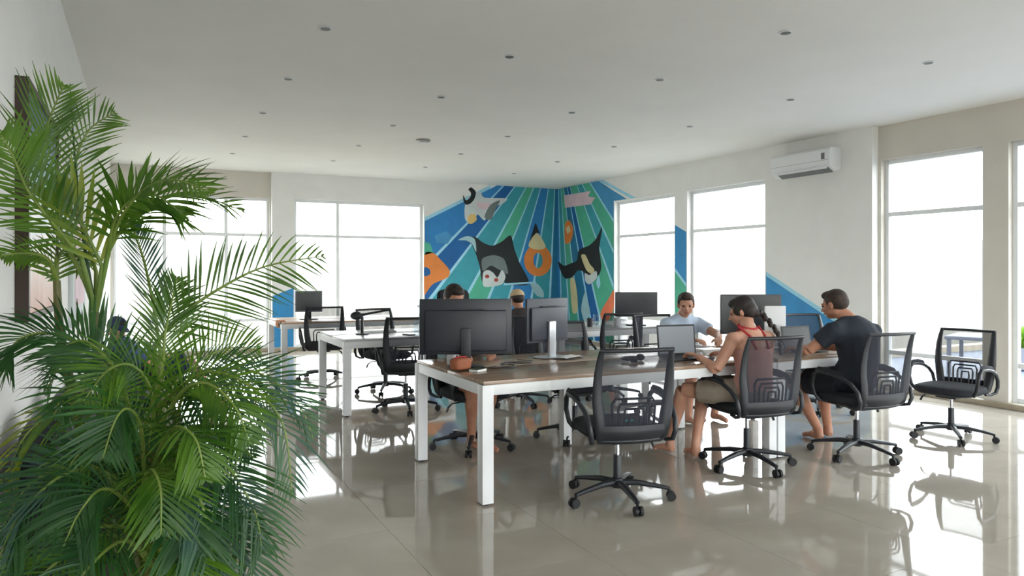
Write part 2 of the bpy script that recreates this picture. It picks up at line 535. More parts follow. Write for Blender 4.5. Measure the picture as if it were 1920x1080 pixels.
# ------------------------------------------------------------------ outside
g = MB().b2((-300, -300, -0.9), (500, 500, -0.6)).obj('ground', 'land', smooth=0)
tag(g, 'dry open land outside the windows', kind='structure')
tr = MB().b2((8.25, -6, -0.55), (26, 8.0, -0.06)).obj('terrace', 'terrace', smooth=0)
tag(tr, 'pale bluish paved terrace outside the right windows', kind='structure')
tag(MB().b2((8.25, 8.0, -0.6), (26, 8.2, 0.05)).obj('terrace_kerb', 'kerb', smooth=0, bevel=0.01), 'grey kerb along the terrace edge', kind='structure')
rows = []
for i in range(9):
    row = []
    for k in range(61):
        a = R(-70) + R(200) * k / 60
        rad = 150 + i * 22
        hh = max(0, sin(i / 8 * pi)) * (7 + 5 * sin(k * 0.37) + 3 * sin(k * 0.91 + 1) + 2 * sin(k * 1.9 + i))
        row.append((rad * sin(a), rad * cos(a), -0.7 + max(0, hh)))
    rows.append(row)
tag(MB().grid(rows).obj('hills', 'hill'), 'low hazy hills on the horizon', kind='structure')
# low outdoor table seen through the tall window
ot = thing('outdoor_table', (10.75, 6.25, -0.06), 'low grey table outside on the terrace', 'table', R(20))
MB().box((0, 0, 0.52), (0.9, 0.6, 0.05)).obj('tabletop', 'mon_grey', ot, bevel=0.008)
for sx_ in (-0.4, 0.4):
    for sy_ in (-0.25, 0.25):
        MB().b2((sx_ - 0.025, sy_ - 0.025, 0), (sx_ + 0.025, sy_ + 0.025, 0.495)).obj('leg', 'mon_grey', ot)
op = thing('terrace_shrub', (11.6, 6.1, -0.06), 'small green shrub in a pot on the terrace', 'plant')
MB().lathe([(0.10, 0), (0.16, 0.02), (0.19, 0.34), (0.17, 0.34), (0.16, 0.30)]).obj('pot', 'mon_grey', op)
mb = MB()
for k in range(70):
    a = random.uniform(0, 2 * pi); el = random.uniform(0.2, 1.4); L_ = random.uniform(0.25, 0.5)
    d = Vector((cos(a) * cos(el), sin(a) * cos(el), sin(el)))
    s = d.cross(Vector((0, 0, 1))).normalized() * 0.022
    p0 = Vector((0, 0, 0.3)); p1 = p0 + d * L_ * 0.6; p2 = p0 + d * L_ - Vector((0, 0, 0.06))
    mb.add([p0 - s * 0.3, p0 + s * 0.3, p1 + s, p1 - s, p2], [(0, 1, 2, 3), (3, 2, 4)])
tag(mb.obj('foliage', 'leaf', op, smooth=0), kind='stuff')

# ------------------------------------------------------------------ mural
mur = thing('mural', (7.6, 13.0, 0), 'large mural of fanning blue and green rays with manta rays around the corner', 'mural')
murm = Matrix.Translation((-7.6, -13.0, 0))
SMOOTH_P = ('painted_manta_ray', 'painted_wing', 'painted_wing_tip', 'painted_shading', 'painted_belly', 'painted_swimmer', 'painted_leaf', 'painted_shell', 'painted_hat', 'painted_fish', 'painted_foam', 'painted_fin', 'painted_boot', 'painted_blush', 'painted_scarf', 'painted_spot', 'painted_weed', 'painted_drop')
def mpoly(name, pts, wall, m, lift=0.002, th=0.0015, label=None):
    if name in SMOOTH_P:
        out = []; n_ = len(pts)
        for i in range(n_):
            p0, p1, p2, p3 = [Vector(pts[(i + j) % n_]) for j in (-1, 0, 1, 2)]
            for k in range(4):
                t_ = k / 4
                q = 0.5 * ((2 * p1) + 0.8 * (-p0 + p2) * t_ + (1.6 * p0 - 5.2 * p1 + 4.4 * p2 - 0.8 * p3) * t_ ** 2 + (-0.8 * p0 + 3.2 * p1 - 3.2 * p2 + 0.8 * p3) * t_ ** 3)
                out.append((q.x, q.y))
        pts = out

    """flat paint patch; wall 'b': pts are (x, z) on the far wall, 'r': (y, z) on the right wall"""
    if wall == 'b':
        P3 = [(x - 7.6, YB - lift - 13.0, z) for x, z in pts]; off = (0, -th, 0)
    else:
        P3 = [(XR - lift - 7.6, y - 13.0, z) for y, z in pts]; off = (-th, 0, 0)
    o = MB().prism(P3, off).obj(name, m, mur, smooth=0)
    if label: o['label'] = label
    return o
def clip(poly, a, b, c):
    """keep a*x + b*y <= c"""
    out = []
    for i in range(len(poly)):
        p, q = poly[i], poly[(i + 1) % len(poly)]
        dp = a * p[0] + b * p[1] - c; dq = a * q[0] + b * q[1] - c
        if dp <= 0: out.append(p)
        if (dp < 0 < dq) or (dq < 0 < dp):
            t = dp / (dp - dq)
            out.append((p[0] + t * (q[0] - p[0]), p[1] + t * (q[1] - p[1])))
    return out
CZ = 4.4
def sector(poly, a0, a1):
    """unfolded coords u (distance from the corner), angle measured from straight down, positive away from corner"""
    # side of line through (0, CZ) direction (sin a, -cos a)
    def half(p_, a, sgn):
        nx_, ny_ = cos(a), sin(a)
        return clip(p_, sgn * nx_, sgn * ny_, sgn * ny_ * CZ)
    p_ = half(poly, R(a1), 1) if a1 < 89 else poly
    if not p_: return p_
    return half(p_, R(a0), -1)
# far wall region in (u, z): u = 7.77 - x
DZ0, DS = 3.86, 0.50          # diagonal edge of the painting: z = DZ0 - DS*u
regB = [(0.002, 0.07), (2.96, 0.07), (2.96, DZ0 - DS * 2.96), ((DZ0 - H) / DS, H - 0.001), (0.002, H - 0.001)]
regR1 = [(0.002, 0.07), (2.05, 0.07), (2.05, 2.72), (2.46, 2.72), (1.55, H - 0.001), (0.002, H - 0.001)]
angB = [(0, 3, 'p_deep'), (3, 10, 'p_teal'), (10, 18, 'p_blue'), (18, 24.5, 'p_teal'), (24.5, 31, 'p_green'), (31, 39, 'p_teal'), (39, 45.5, 'p_navy'), (45.5, 88, 'p_blue')]
angR = [(0, 2.5, 'p_blue'), (2.5, 7, 'p_teal'), (7, 12, 'p_green'), (12, 18, 'p_deep'), (18, 22.4, 'p_navy'), (22.4, 32, 'p_green'), (32, 38, 'p_teal'), (38, 45, 'p_green'), (45, 88, 'p_sky')]
for reg, angs, wl in ((regB, angB, 'b'), (regR1, angR, 'r')):
    for a0, a1, mm in angs:
        # concave notch over the window: split at u = 2.05 on the right wall
        pieces = [reg]
        if wl == 'r':
            pieces = [[(0.002, 0.07), (2.05, 0.07), (2.05, 2.907), (1.55, H - 0.001), (0.002, H - 0.001)], [(2.05, 2.72), (2.46, 2.72), (2.05, 2.907)]]
        for pc in pieces:
            q = sector(pc, a0, a1)
            if len(q) >= 3:
                pts = [((7.77 if wl == 'b' else 13.1) - u, z) for u, z in q]
                mpoly('painted_ray', pts, wl, mm)
        if a1 < 88:
            for pc in pieces:
                q = sector(pc, a1 - 0.42, a1 + 0.42)
                if len(q) >= 3:
                    pts = [((7.77 if wl == 'b' else 13.1) - u, z) for u, z in q]
                    mpoly('painted_line', pts, wl, 'p_line', 0.0040, 0.0008)
# pale border along the diagonals
def diag_strip(x0, x1, wl):
    pts = [(x0, DZ0 - DS * x0), (x1, DZ0 - DS * x1), (x1, DZ0 - DS * x1 + 0.07), (x0, DZ0 - DS * x0 + 0.07)]
    return [((7.77 if wl == 'b' else 13.1) - u, z) for u, z in pts]
mpoly('painted_border', diag_strip(1.56, 2.96, 'b'), 'b', 'p_line')
# pier between the two far windows
mpoly('painted_pier', [(2.0, 0.08), (2.355, 0.08), (2.355, 1.12), (2.0, 0.98)], 'b', 'p_pier')
# right wall: pier between windows and the long triangle
def zr(y): return 2.11 + (y - 9.18) * 0.464
def zt(y): return 1.35 + (y - 7.38) * 0.51
mpoly('painted_pier', [(9.315, 0.06), (9.04, 0.06), (9.04, zr(9.04)), (9.315, zr(9.315))], 'r', 'p_pier')
mpoly('painted_line', [(9.315, 1.47), (9.04, 1.22), (9.04, 1.16), (9.315, 1.41)], 'r', 'p_line', 0.004, 0.0008)
mpoly('painted_ray', [(9.315, 1.41), (9.04, 1.16), (9.04, 0.07), (9.315, 0.07)], 'r', 'p_green', 0.004, 0.0008)
mpoly('painted_triangle', [(7.37, 0.06), (5.74, 0.06), (5.74, zt(5.74)), (7.37, zt(7.37))], 'r', 'p_pier')
mpoly('painted_border', [(7.37, zt(7.37)), (5.74, zt(5.74)), (5.74, zt(5.74) + 0.06), (7.37, zt(7.37) + 0.06)], 'r', 'p_line')
mpoly('painted_border', [(11.54, H - 0.001), (10.52, 2.72), (10.38, 2.72), (11.40, H - 0.001)], 'r', 'p_line')
# creatures
L2, L3, L4 = 0.0055, 0.0075, 0.0095
mpoly('painted_manta_ray', [(5.7, 2.04), (5.86, 2.10), (6.04, 1.99), (6.24, 1.93), (6.45, 2.01), (6.66, 2.15), (6.74, 1.89), (6.86, 1.60), (7.09, 1.16), (6.63, 1.14), (6.39, 1.27), (6.04, 1.19), (5.97, 1.51), (5.88, 1.77), (5.79, 1.95)], 'b', 'p_black', L2, label='black painted manta ray with white belly')
mpoly('painted_wing_tip', [(5.50, 2.03), (5.69, 2.11), (5.86, 2.05), (5.89, 1.80), (5.80, 1.95), (5.68, 2.02)], 'b', 'p_pale', L3)
mpoly('painted_shading', [(6.02, 1.66), (6.27, 1.74), (6.51, 1.66), (6.60, 1.36), (6.39, 1.45), (6.21, 1.53), (6.04, 1.42)], 'b', 'p_grey', L3)
mpoly('painted_belly', [(6.04, 1.38), (6.15, 1.44), (6.27, 1.38), (6.36, 1.29), (6.46, 1.44), (6.54, 1.31), (6.47, 1.16), (6.27, 1.11), (6.05, 1.12)], 'b', 'p_white', L4)
for (cx_, cz_) in ((6.13, 1.31), (6.33, 1.24)):
    mpoly('painted_eye', [(cx_ + 0.05 * cos(a * pi / 4), cz_ + 0.04 * sin(a * pi / 4)) for a in range(8)], 'b', 'p_rust', L4 + 0.002)
mpoly('painted_line', [(6.5, 1.17), (7.25, 1.20), (7.25, 1.165), (6.5, 1.13)], 'b', 'p_line', L4)
def ringp(cx_, cz_, ra, rb, ri, rj, wl, mname, name, clipx=None, a0=0, a1=360, n=24):
    for k in range(n):
        t0 = R(a0 + (a1 - a0) * k / n); t1 = R(a0 + (a1 - a0) * (k + 1) / n)
        pass
    outer = [(cx_ + ra * cos(R(a0 + (a1 - a0) * k / n)), cz_ + rb * sin(R(a0 + (a1 - a0) * k / n))) for k in range(n + 1)]
    inner = [(cx_ + ri * cos(R(a0 + (a1 - a0) * k / n)), cz_ + rj * sin(R(a0 + (a1 - a0) * k / n))) for k in range(n + 1)]
    y_ = YB - L3 - 13.0
    rows = [[(x - 7.6, y_, z) for x, z in outer], [(x - 7.6, y_, z) for x, z in inner]]
    rows2 = [[(p[0], p[1] - 0.001, p[2]) for p in r_] for r_ in rows]
    return MB().grid(rows).grid(rows2[::-1]).obj(name, mname, mur, smooth=0)
ringp(7.30, 1.64, 0.33, 0.33, 0.11, 0.16, 'b', 'p_orange', 'painted_swim_ring')
mpoly('painted_swimmer', [(7.08, 1.92), (7.12, 2.08), (7.2, 2.18), (7.30, 2.20), (7.40, 2.08), (7.48, 1.92), (7.32, 1.86)], 'b', 'p_cream', L4)
mpoly('painted_hair', [(7.10, 2.02), (7.14, 2.16), (7.24, 2.42), (7.34, 2.20), (7.26, 2.22), (7.16, 2.12)], 'b', 'p_black', L4 + 0.002)
mpoly('painted_leaf', [(7.12, 1.17), (7.29, 1.15), (7.42, 1.0), (7.43, 0.87), (7.27, 0.91), (7.18, 1.02)], 'b', 'p_pale', L3)
mpoly('painted_shell', [(4.80, 1.73), (4.98, 1.77), (5.12, 1.65), (5.31, 1.45), (5.29, 1.3), (4.98, 1.17), (4.85, 1.02), (4.80, 1.0)], 'b', 'p_orange', L2, label='orange painted shell at the left end of the mural')
mpoly('painted_spot', [(4.80, 1.49), (4.90, 1.46), (4.92, 1.36), (4.80, 1.32)], 'b', 'p_navy', L3)
mpoly('painted_patch', [(4.80, 1.73), (4.98, 1.77), (4.92, 1.95), (4.80, 1.98)], 'b', 'p_green', L2)
mpoly('painted_patch', [(5.0, 2.1), (5.25, 2.2), (5.38, 2.1), (5.28, 1.95), (5.05, 1.97)], 'b', 'p_sky', L2)
# white winged figure at the top left
mpoly('painted_wing', [(5.79, 2.93), (5.98, 3.0), (6.07, 2.89), (6.57, 2.90), (6.50, 2.80), (6.33, 2.72), (6.15, 2.56), (6.07, 2.43), (5.92, 2.55), (5.86, 2.42), (5.74, 2.37), (5.65, 2.45), (5.64, 2.66), (5.68, 2.80)], 'b', 'p_white', L2, label='white painted winged figure near the ceiling')
mpoly('painted_hat', [(5.61, 2.92), (5.66, 2.82), (5.73, 2.85), (5.78, 2.93), (5.76, 3.0), (5.72, 3.03), (5.78, 3.08), (5.88, 3.0), (5.86, 2.87), (5.78, 2.77), (5.68, 2.73), (5.62, 2.79)], 'b', 'p_black', L3)
mpoly('painted_scarf', [(6.20, 2.75), (6.42, 2.85), (6.30, 2.64), (6.22, 2.45), (6.07, 2.50)], 'b', 'p_grey', L3)
mpoly('painted_boot', [(5.72, 2.52), (5.86, 2.55), (5.90, 2.44), (5.80, 2.36), (5.72, 2.37)], 'b', 'p_yellow', L3)
mpoly('painted_blush', [(5.9, 2.78), (6.2, 2.78), (6.1, 2.66), (5.95, 2.68)], 'b', 'p_pink', L3)
# right wall creatures
mpoly('painted_manta_ray', [(13.06, 1.62), (12.82, 1.53), (12.53, 1.58), (12.32, 1.63), (12.24, 1.84), (11.87, 1.92), (11.62, 2.05), (11.42, 2.26), (11.52, 1.86), (11.45, 1.5), (11.56, 1.33), (11.87, 1.25), (12.07, 1.40), (12.28, 1.43), (12.51, 1.29), (12.78, 1.27), (12.95, 1.42)], 'r', 'p_black', L2, label='smaller black painted manta ray right of the corner')
mpoly('painted_shading', [(12.16, 1.72), (12.01, 1.74), (11.85, 1.56), (11.69, 1.45), (11.74, 1.36), (11.97, 1.44)], 'r', 'p_cream', L3)
mpoly('painted_belly', [(12.02, 1.38), (11.86, 1.34), (11.62, 1.42), (11.60, 1.28), (11.86, 1.16), (12.0, 1.22)], 'r', 'p_white', L4)
mpoly('painted_banner', [(12.82, 2.99), (11.82, 2.98), (11.92, 2.88), (11.65, 2.84), (11.82, 2.72), (12.78, 2.73)], 'r', 'p_pink', L2, label='pale pink painted banner')
mpoly('painted_fin', [(11.03, 1.06), (11.18, 0.93), (11.47, 0.63), (11.40, 0.45), (11.2, 0.5), (11.05, 0.72)], 'r', 'p_coral', L2)
mpoly('painted_fish', [(12.78, 2.39), (12.61, 2.46), (12.46, 2.27), (12.55, 2.03), (12.78, 2.0)], 'r', 'p_orange', L2)
mpoly('painted_fish_head', [(12.74, 2.30), (12.62, 2.36), (12.56, 2.24), (12.68, 2.18)], 'r', 'p_cream', L3)
mpoly('painted_weed', [(12.57, 1.24), (12.40, 1.24), (12.30, 0.9), (12.30, 0.6), (12.50, 0.6)], 'r', 'p_cream', L2)
mpoly('painted_foam', [(12.1, 0.87), (12.01, 1.0), (11.93, 0.84), (11.84, 0.62), (12.0, 0.40), (12.1, 0.5), (12.16, 0.66)], 'r', 'p_pale', L2)
mpoly('painted_drop', [(11.62, 1.20), (11.54, 1.34), (11.48, 1.18), (11.55, 1.08)], 'r', 'p_line', L2)

# ------------------------------------------------------------------ ceiling lamps
def lamp_proto():
    t = thing('ceiling_spotlight', (0, 0, H), '', 'ceiling light')
    MB().lathe([(0.030, -0.0005), (0.048, -0.0005), (0.050, -0.004), (0.040, -0.008), (0.031, -0.004)], n=20).obj('trim_ring', 'frame', t)
    MB().lathe([(0.036, -0.0006), (0.036, -0.0085), (0.010, -0.0088)], n=16).obj('lens', 'ac_dark', t)
    return t
xs_ = [1.16, 2.64, 4.17, 5.83]; ys_ = [3.77, 5.21, 6.72, 8.28, 9.82, 11.33]
words_y = {3.77: 'nearest row', 5.21: 'second row', 6.72: 'third row', 8.28: 'fourth row', 9.82: 'fifth row', 11.33: 'farthest row'}
words_x = {1.16: 'first from the left wall', 2.64: 'second from the left wall', 4.17: 'second from the right wall', 5.83: 'nearest the right wall'}
lp = None
for y in ys_:
    for x in xs_:
        if (x, y) in ((1.16, 3.77), (2.64, 3.77)): continue
        if lp is None:
            lp = lamp_proto(); o = lp; o.location = (x, y, H)
            o['group'] = 'recessed spotlights in the ceiling'
        else:
            o = dup(lp, (x, y, H), 0, None, 'recessed spotlights in the ceiling')
        o['label'] = 'small round ceiling spotlight in the %s, %s' % (words_y[y], words_x[x])
sd = thing('smoke_detector', (3.29, 9.02, H), 'round grey smoke detector, larger than the spotlights around it', 'smoke detector')
MB().lathe([(0.09, -0.0005), (0.10, -0.012), (0.07, -0.03), (0.03, -0.034)], n=24).obj('housing', 'lamp_glass', sd)
MB().lathe([(0.055, -0.030), (0.05, -0.045), (0.02, -0.047)], n=20).obj('sensor', 'frame', sd)

# ------------------------------------------------------------------ air conditioner
ac = thing('air_conditioner', (XR, 6.62, 2.66), 'white split air conditioner high on the right wall', 'air conditioner')
prof = [(0, 0.03), (-0.10, 0.0), (-0.19, 0.05), (-0.215, 0.12), (-0.215, 0.27), (-0.19, 0.295), (0, 0.30)]
MB().prism([(x - 0.001, -0.47, z) for x, z in prof], (0, 0.94, 0)).obj('housing', 'ac', ac, bevel=0.006)
MB().prism([(-0.10, -0.43, -0.001), (-0.185, -0.43, 0.045), (-0.195, -0.43, 0.038), (-0.105, -0.43, -0.012)], (0, 0.80, 0)).obj('outlet_slot', 'ac_dark', ac)
MB().b2((-0.20, -0.42, 0.03), (-0.225, 0.36, 0.055)).obj('louvre', 'ac', ac, bevel=0.003)
MB().b2((-0.214, -0.40, 0.15), (-0.219, -0.35, 0.23)).obj('display', 'ac_dark', ac)
MB().b2((-0.2155, -0.46, 0.135), (-0.2175, 0.46, 0.138)).obj('panel_seam', 'ac_dark', ac)

# ------------------------------------------------------------------ pictures on the left wall
pc = thing('painting', (XL, 4.22, 1.19), 'framed abstract painting in teal and pink on the left wall', 'painting')
MB().b2((0.001, -0.57, 0.03), (0.038, 0.57, 1.0)).obj('canvas', 'painting', pc, smooth=0)
for a, b in (((0, -0.61, 0), (0.05, -0.57, 1.03)), ((0, 0.57, 0), (0.05, 0.61, 1.03)), ((0, -0.57, 0), (0.05, 0.57, 0.03)), ((0, -0.57, 1.0), (0.05, 0.57, 1.03))):
    MB().b2((a[0] + 0.001, a[1], a[2]), b).obj('frame_bar', 'dark_wood', pc)
pc2 = thing('pale_picture', (XL, 6.6, 1.0), 'pale unframed canvas on the left wall, farther than the sea painting', 'painting')
MB().b2((0.001, -0.6, 0.0), (0.03, 0.6, 1.2)).obj('canvas', 'p_white', pc2, bevel=0.003)
MB().b2((0.0305, -0.45, 0.15), (0.032, 0.45, 1.05)).obj('picture_field', 'p_pink', pc2)

# ------------------------------------------------------------------ desks
def desk(name, x0, x1, y0, y1, top_mat, legs, label, group=None, split=True, leg_w=0.075, ztop=0.745):
    t = thing(name, ((x0 + x1) / 2, (y0 + y1) / 2, 0), label, 'desk', 0, group)
    ox, oy = (x0 + x1) / 2, (y0 + y1) / 2
    hx, hy = (x1 - x0) / 2, (y1 - y0) / 2
    w = leg_w / 2
    # tops (two halves face to face, with a gap)
    if split:
        MB().b2((-hx + 0.012, -hy + 0.012, ztop - 0.025), (hx - 0.012, -0.012, ztop)).obj('tabletop', top_mat, t, bevel=0.003)
        MB().b2((-hx + 0.012, 0.012, ztop - 0.025), (hx - 0.012, hy - 0.012, ztop)).obj('tabletop', top_mat, t, bevel=0.003)
    else:
        MB().b2((-hx + 0.012, -hy + 0.012, ztop - 0.025), (hx - 0.012, hy - 0.012, ztop)).obj('tabletop', top_mat, t, bevel=0.003)
    zr0, zr1 = ztop - 0.085, ztop - 0.022
    for yy in (-hy + 0.02, hy - 0.02):
        MB().b2((-hx, yy - 0.02, zr0), (hx, yy + 0.02, zr1)).obj('long_rail', 'metal_white', t, bevel=0.004)
    for xx in (-hx + 0.02, hx - 0.02):
        MB().b2((xx - 0.02, -hy + 0.04, zr0), (xx + 0.02, hy - 0.04, zr1)).obj('end_rail', 'metal_white', t, bevel=0.004)
    MB().b2((-hx + 0.04, -0.02, zr0), (hx - 0.04, 0.02, zr1)).obj('centre_rail', 'metal_white', t)
    for (lx, ly) in legs:
        l = MB().b2((lx - ox - w, ly - oy - w, 0.012), (lx - ox + w, ly - oy + w, zr1)).obj('leg', 'metal_white', t, bevel=0.005)
        MB().lathe([(0.022, 0.0), (0.022, 0.013)], (lx - ox, ly - oy, 0), 12).obj('glide', 'black', l)
    return t
W_ = 0.0375
dA = desk('bench_desk', 1.795, 4.215, 3.895, 5.10, 'wood', [(1.83, 3.93), (1.83, 5.06), (4.175, 3.93), (4.175, 5.06), (3.03, 4.98)],
          'long brown-topped bench desk with white frame, nearest the camera')
dB = desk('bench_desk', 4.225, 5.20, 3.895, 5.10, 'wood', [(4.265, 3.93), (4.265, 5.06), (5.16, 5.06)],
          'short brown-topped desk where the man in black sits')
# cable column with a foot under the first desk
dC = desk('bench_desk', 1.715, 4.10, 6.90, 8.05, 'top_grey', [(1.75, 6.94), (1.75, 8.01), (4.06, 6.94), (4.06, 8.01)],
          'pale grey bench desk with white frame in the second row, left part')
dD = desk('bench_desk', 4.115, 6.20, 6.90, 8.05, 'top_grey', [(4.155, 6.94), (4.155, 8.01), (6.16, 6.94), (6.16, 8.01)],
          'pale grey bench desk in the second row, in front of the right windows')
dE = desk('bench_desk', 1.58, 4.0, 9.60, 10.75, 'top_tan', [(1.615, 9.64), (1.615, 10.71), (3.96, 9.64), (3.96, 10.71)],
          'pale wooden desk in the farthest row by the wide far window')

# ------------------------------------------------------------------ office chairs
def chair_proto(label):
    t = thing('office_chair', (0, 0, 0), label, 'chair')
    for k in range(5):
        a = R(90 + 36) + k * 2 * pi / 5
        d = Vector((cos(a), sin(a), 0))
        l = MB().tube([d * 0.02 + Vector((0, 0, 0.105)), d * 0.12 + Vector((0, 0, 0.105)), d * 0.24 + Vector((0, 0, 0.088)), d * 0.315 + Vector((0, 0, 0.074))], [0.026, 0.023, 0.018, 0.015], n=8, sc=0.8).obj('base_leg', 'black', t)
        n_ = Vector((-d.y, d.x, 0))
        q = d * 0.315 + Vector((0, 0, 0.029)) + d * 0.012
        c = MB()
        c.tube([q - n_ * 0.024, q - n_ * 0.007], 0.028, 14).tube([q + n_ * 0.007, q + n_ * 0.024], 0.028, 14)
        c.tube([q - n_ * 0.007, q + n_ * 0.007], 0.010, 8)
        c.tube([q + Vector((0, 0, 0.0)) - d * 0.012, d * 0.315 + Vector((0, 0, 0.078))], 0.009, 8)
        c.obj('castor', 'rubber', l)
    MB().lathe([(0.036, 0.075), (0.040, 0.09), (0.036, 0.13), (0.026, 0.135), (0.025, 0.27), (0.024, 0.272)], n=16).obj('gas_lift_sleeve', 'black', t)
    MB().lathe([(0.014, 0.27), (0.014, 0.385)], n=12).obj('gas_lift_rod', 'chrome', t)
    mb = MB().b2((-0.085, -0.13, 0.365), (0.085, 0.11, 0.405))
    mb.obj('tilt_plate', 'black', t, bevel=0.01)
    MB().tube([(0.06, 0.02, 0.38), (0.20, 0.02, 0.372), (0.235, 0.02, 0.345), (0.25, 0.02, 0.31)], [0.006, 0.006, 0.009, 0.010], 8).obj('height_lever', 'black', t)
    # seat
    rows = []
    s = MB()
    s.ell((0, 0.02, 0.445), (0.245, 0.245, 0.045), nu=28, nv=12, e=0.55)
    s.obj('seat_cushion', 'black_soft', t, smooth=60)
    MB().ell((0, 0.02, 0.412), (0.225, 0.22, 0.016), nu=24, nv=6, e=0.5).obj('seat_shell', 'black', t, smooth=60)
    # back profile: z, y, half width
    P = [(0.405, -0.195, 0.185), (0.44, -0.235, 0.200), (0.55, -0.248, 0.218), (0.66, -0.250, 0.232), (0.78, -0.262, 0.236), (0.88, -0.285, 0.232), (0.955, -0.312, 0.226)]
    def bp(z, u, push=0.0):
        for i in range(len(P) - 1):
            if z <= P[i + 1][0] or i == len(P) - 2:
                t_ = (z - P[i][0]) / (P[i + 1][0] - P[i][0])
                y = P[i][1] + t_ * (P[i + 1][1] - P[i][1]); w = P[i][2] + t_ * (P[i + 1][2] - P[i][2])
                break
        return Vector((u * w, y - 0.035 * (1 - u * u) + push, z))
    fr = MB()
    for sgn in (-1, 1):
        pts = [bp(z, sgn) for z in (0.41, 0.44, 0.50, 0.58, 0.66, 0.74, 0.82, 0.89, 0.95)]
        fr.tube([q - Vector((sgn * 0.012, 0, 0)) for q in pts], [0.030, 0.034, 0.037, 0.037, 0.034, 0.030, 0.026, 0.021, 0.017], 10, sc=0.5, up=(0, 1, 0))
    fr.tube([bp(0.952, u / 6) for u in range(-6, 7)], 0.0125, 8)
    fr.tube([bp(0.415, u / 6) for u in range(-6, 7)], [0.02] * 13, 8, sc=1.0)
    fr.obj('back_frame', 'black', t, smooth=60)
    rows = [[bp(0.43 + (0.945 - 0.43) * i / 14, -0.97 + 1.94 * k / 10) for k in range(11)] for i in range(15)]
    MB().grid(rows).obj('back_mesh', 'mesh', t, smooth=60)
    rows = [[bp(0.40 + 0.11 * i / 4, -0.98 + 1.96 * k / 10, -0.010 - 0.006 * sin(pi * i / 4)) for k in range(11)] for i in range(5)]
    rows2 = [[q + Vector((0, 0.02, 0)) for q in r_] for r_ in rows]
    MB().grid(rows).grid(rows2).obj('lower_back_shell', 'black', t, smooth=60)
    lb = MB()
    for (w, z1) in ((0.62, 0.665), (0.46, 0.635), (0.30, 0.605), (0.15, 0.575)):
        pts = [bp(0.47, -w, 0.014), bp(z1 - 0.03, -w * 0.95, 0.014), bp(z1, -w * 0.8, 0.014), bp(z1, 0, 0.014), bp(z1, w * 0.8, 0.014), bp(z1 - 0.03, w * 0.95, 0.014), bp(0.47, w, 0.014)]
        lb.tube(pts, 0.0075, 6)
    lb.obj('lumbar_support', 'black', t, smooth=60)
    for sgn in (-1, 1):
        x = sgn
        pts = [(x * 0.232, 0.13, 0.415), (x * 0.262, 0.155, 0.46), (x * 0.278, 0.165, 0.54), (x * 0.282, 0.145, 0.615), (x * 0.284, 0.10, 0.645), (x * 0.284, 0.0, 0.642),
               (x * 0.282, -0.10, 0.625), (x * 0.276, -0.19, 0.585), (x * 0.268, -0.245, 0.53), (x * 0.262, -0.262, 0.465), (x * 0.252, -0.245, 0.415), (x * 0.236, -0.19, 0.400), (x * 0.222, -0.12, 0.405)]
        a = MB().tube(pts, [0.013, 0.015, 0.016, 0.017, 0.018, 0.018, 0.017, 0.016, 0.016, 0.016, 0.015, 0.013, 0.012], 8, sc=0.85, up=(0, 1, 0)).obj('armrest', 'black', t, smooth=60)
        MB().tube([(x * 0.284, 0.125, 0.648), (x * 0.284, 0.10, 0.658), (x * 0.284, 0.0, 0.656), (x * 0.283, -0.09, 0.642), (x * 0.282, -0.11, 0.632)], [0.016, 0.024, 0.026, 0.023, 0.015], 8, sc=0.45, up=(1, 0, 0)).obj('arm_pad', 'black_soft', a, smooth=60)
    return t
CG = 'black mesh office chairs'
ch1 = chair_proto('empty black mesh chair nearest the camera, its back turned to it')
ch1['group'] = CG
ch1.location = (2.60, 3.66, 0); ch1.rotation_euler = (0, 0, R(-14))
dup_list = [
    ((3.88, 3.86, 0), -8, 'black mesh chair that the woman with the braid sits on'),
    ((4.85, 3.70, 0), -4, 'black mesh chair that the man in the black T-shirt sits on'),
    ((2.34, 5.26, 0), 186, 'black chair behind the large monitor, base seen under the brown desk'),
    ((3.24, 5.17, 0), 172, 'empty black chair across the brown desk, just right of the grey monitor'),
    ((4.62, 5.62, 0), 176, 'black mesh chair of the man in the pale blue shirt'),
    ((6.05, 5.05, 0), 165, 'black mesh chair beyond the brown desks, left of the man in black'),
    ((2.36, 6.98, 0), -12, 'black mesh chair at the near side of the grey desk, left of the large monitor'),
    ((2.50, 8.12, 0), 190, 'black mesh chair on the far side of the grey desk, against the bright far window'),
    ((2.08, 9.50, 0), -8, 'black mesh chair at the farthest pale wooden desk'),
    ((4.62, 6.62, 0), -10, 'black mesh chair at the near side of the grey desk, behind the empty near chair'),
    ((3.55, 6.78, 0), 0, 'black mesh chair of the person in the tan cap'),
]
chairs = [ch1]
for loc, a, lb in dup_list:
    c = dup(ch1, loc, R(a), lb, CG)
    chairs.append(c)
c4 = dup(ch1, (6.06, 3.72, 0), R(98), 'empty black mesh chair standing alone before the tall right window', CG)
c4.scale = (0.96, 0.96, 0.94)
# a teal tag on the seat of the nearest chair
MB().box((0.05, -0.06, 0.4935), (0.06, 0.035, 0.003)).obj('seat_tag', 'teal', ch1)['label'] = 'teal tag on the seat'
# high headrest of the chair behind the large monitor
hr = MB().ell((0, -0.335, 1.16), (0.15, 0.03, 0.10), nu=20, nv=10, e=0.5)
hr.tube([(0, -0.33, 0.95), (0, -0.35, 1.10)], 0.014, 8)
hr.obj('headrest', 'black_soft', chairs[3], smooth=60)

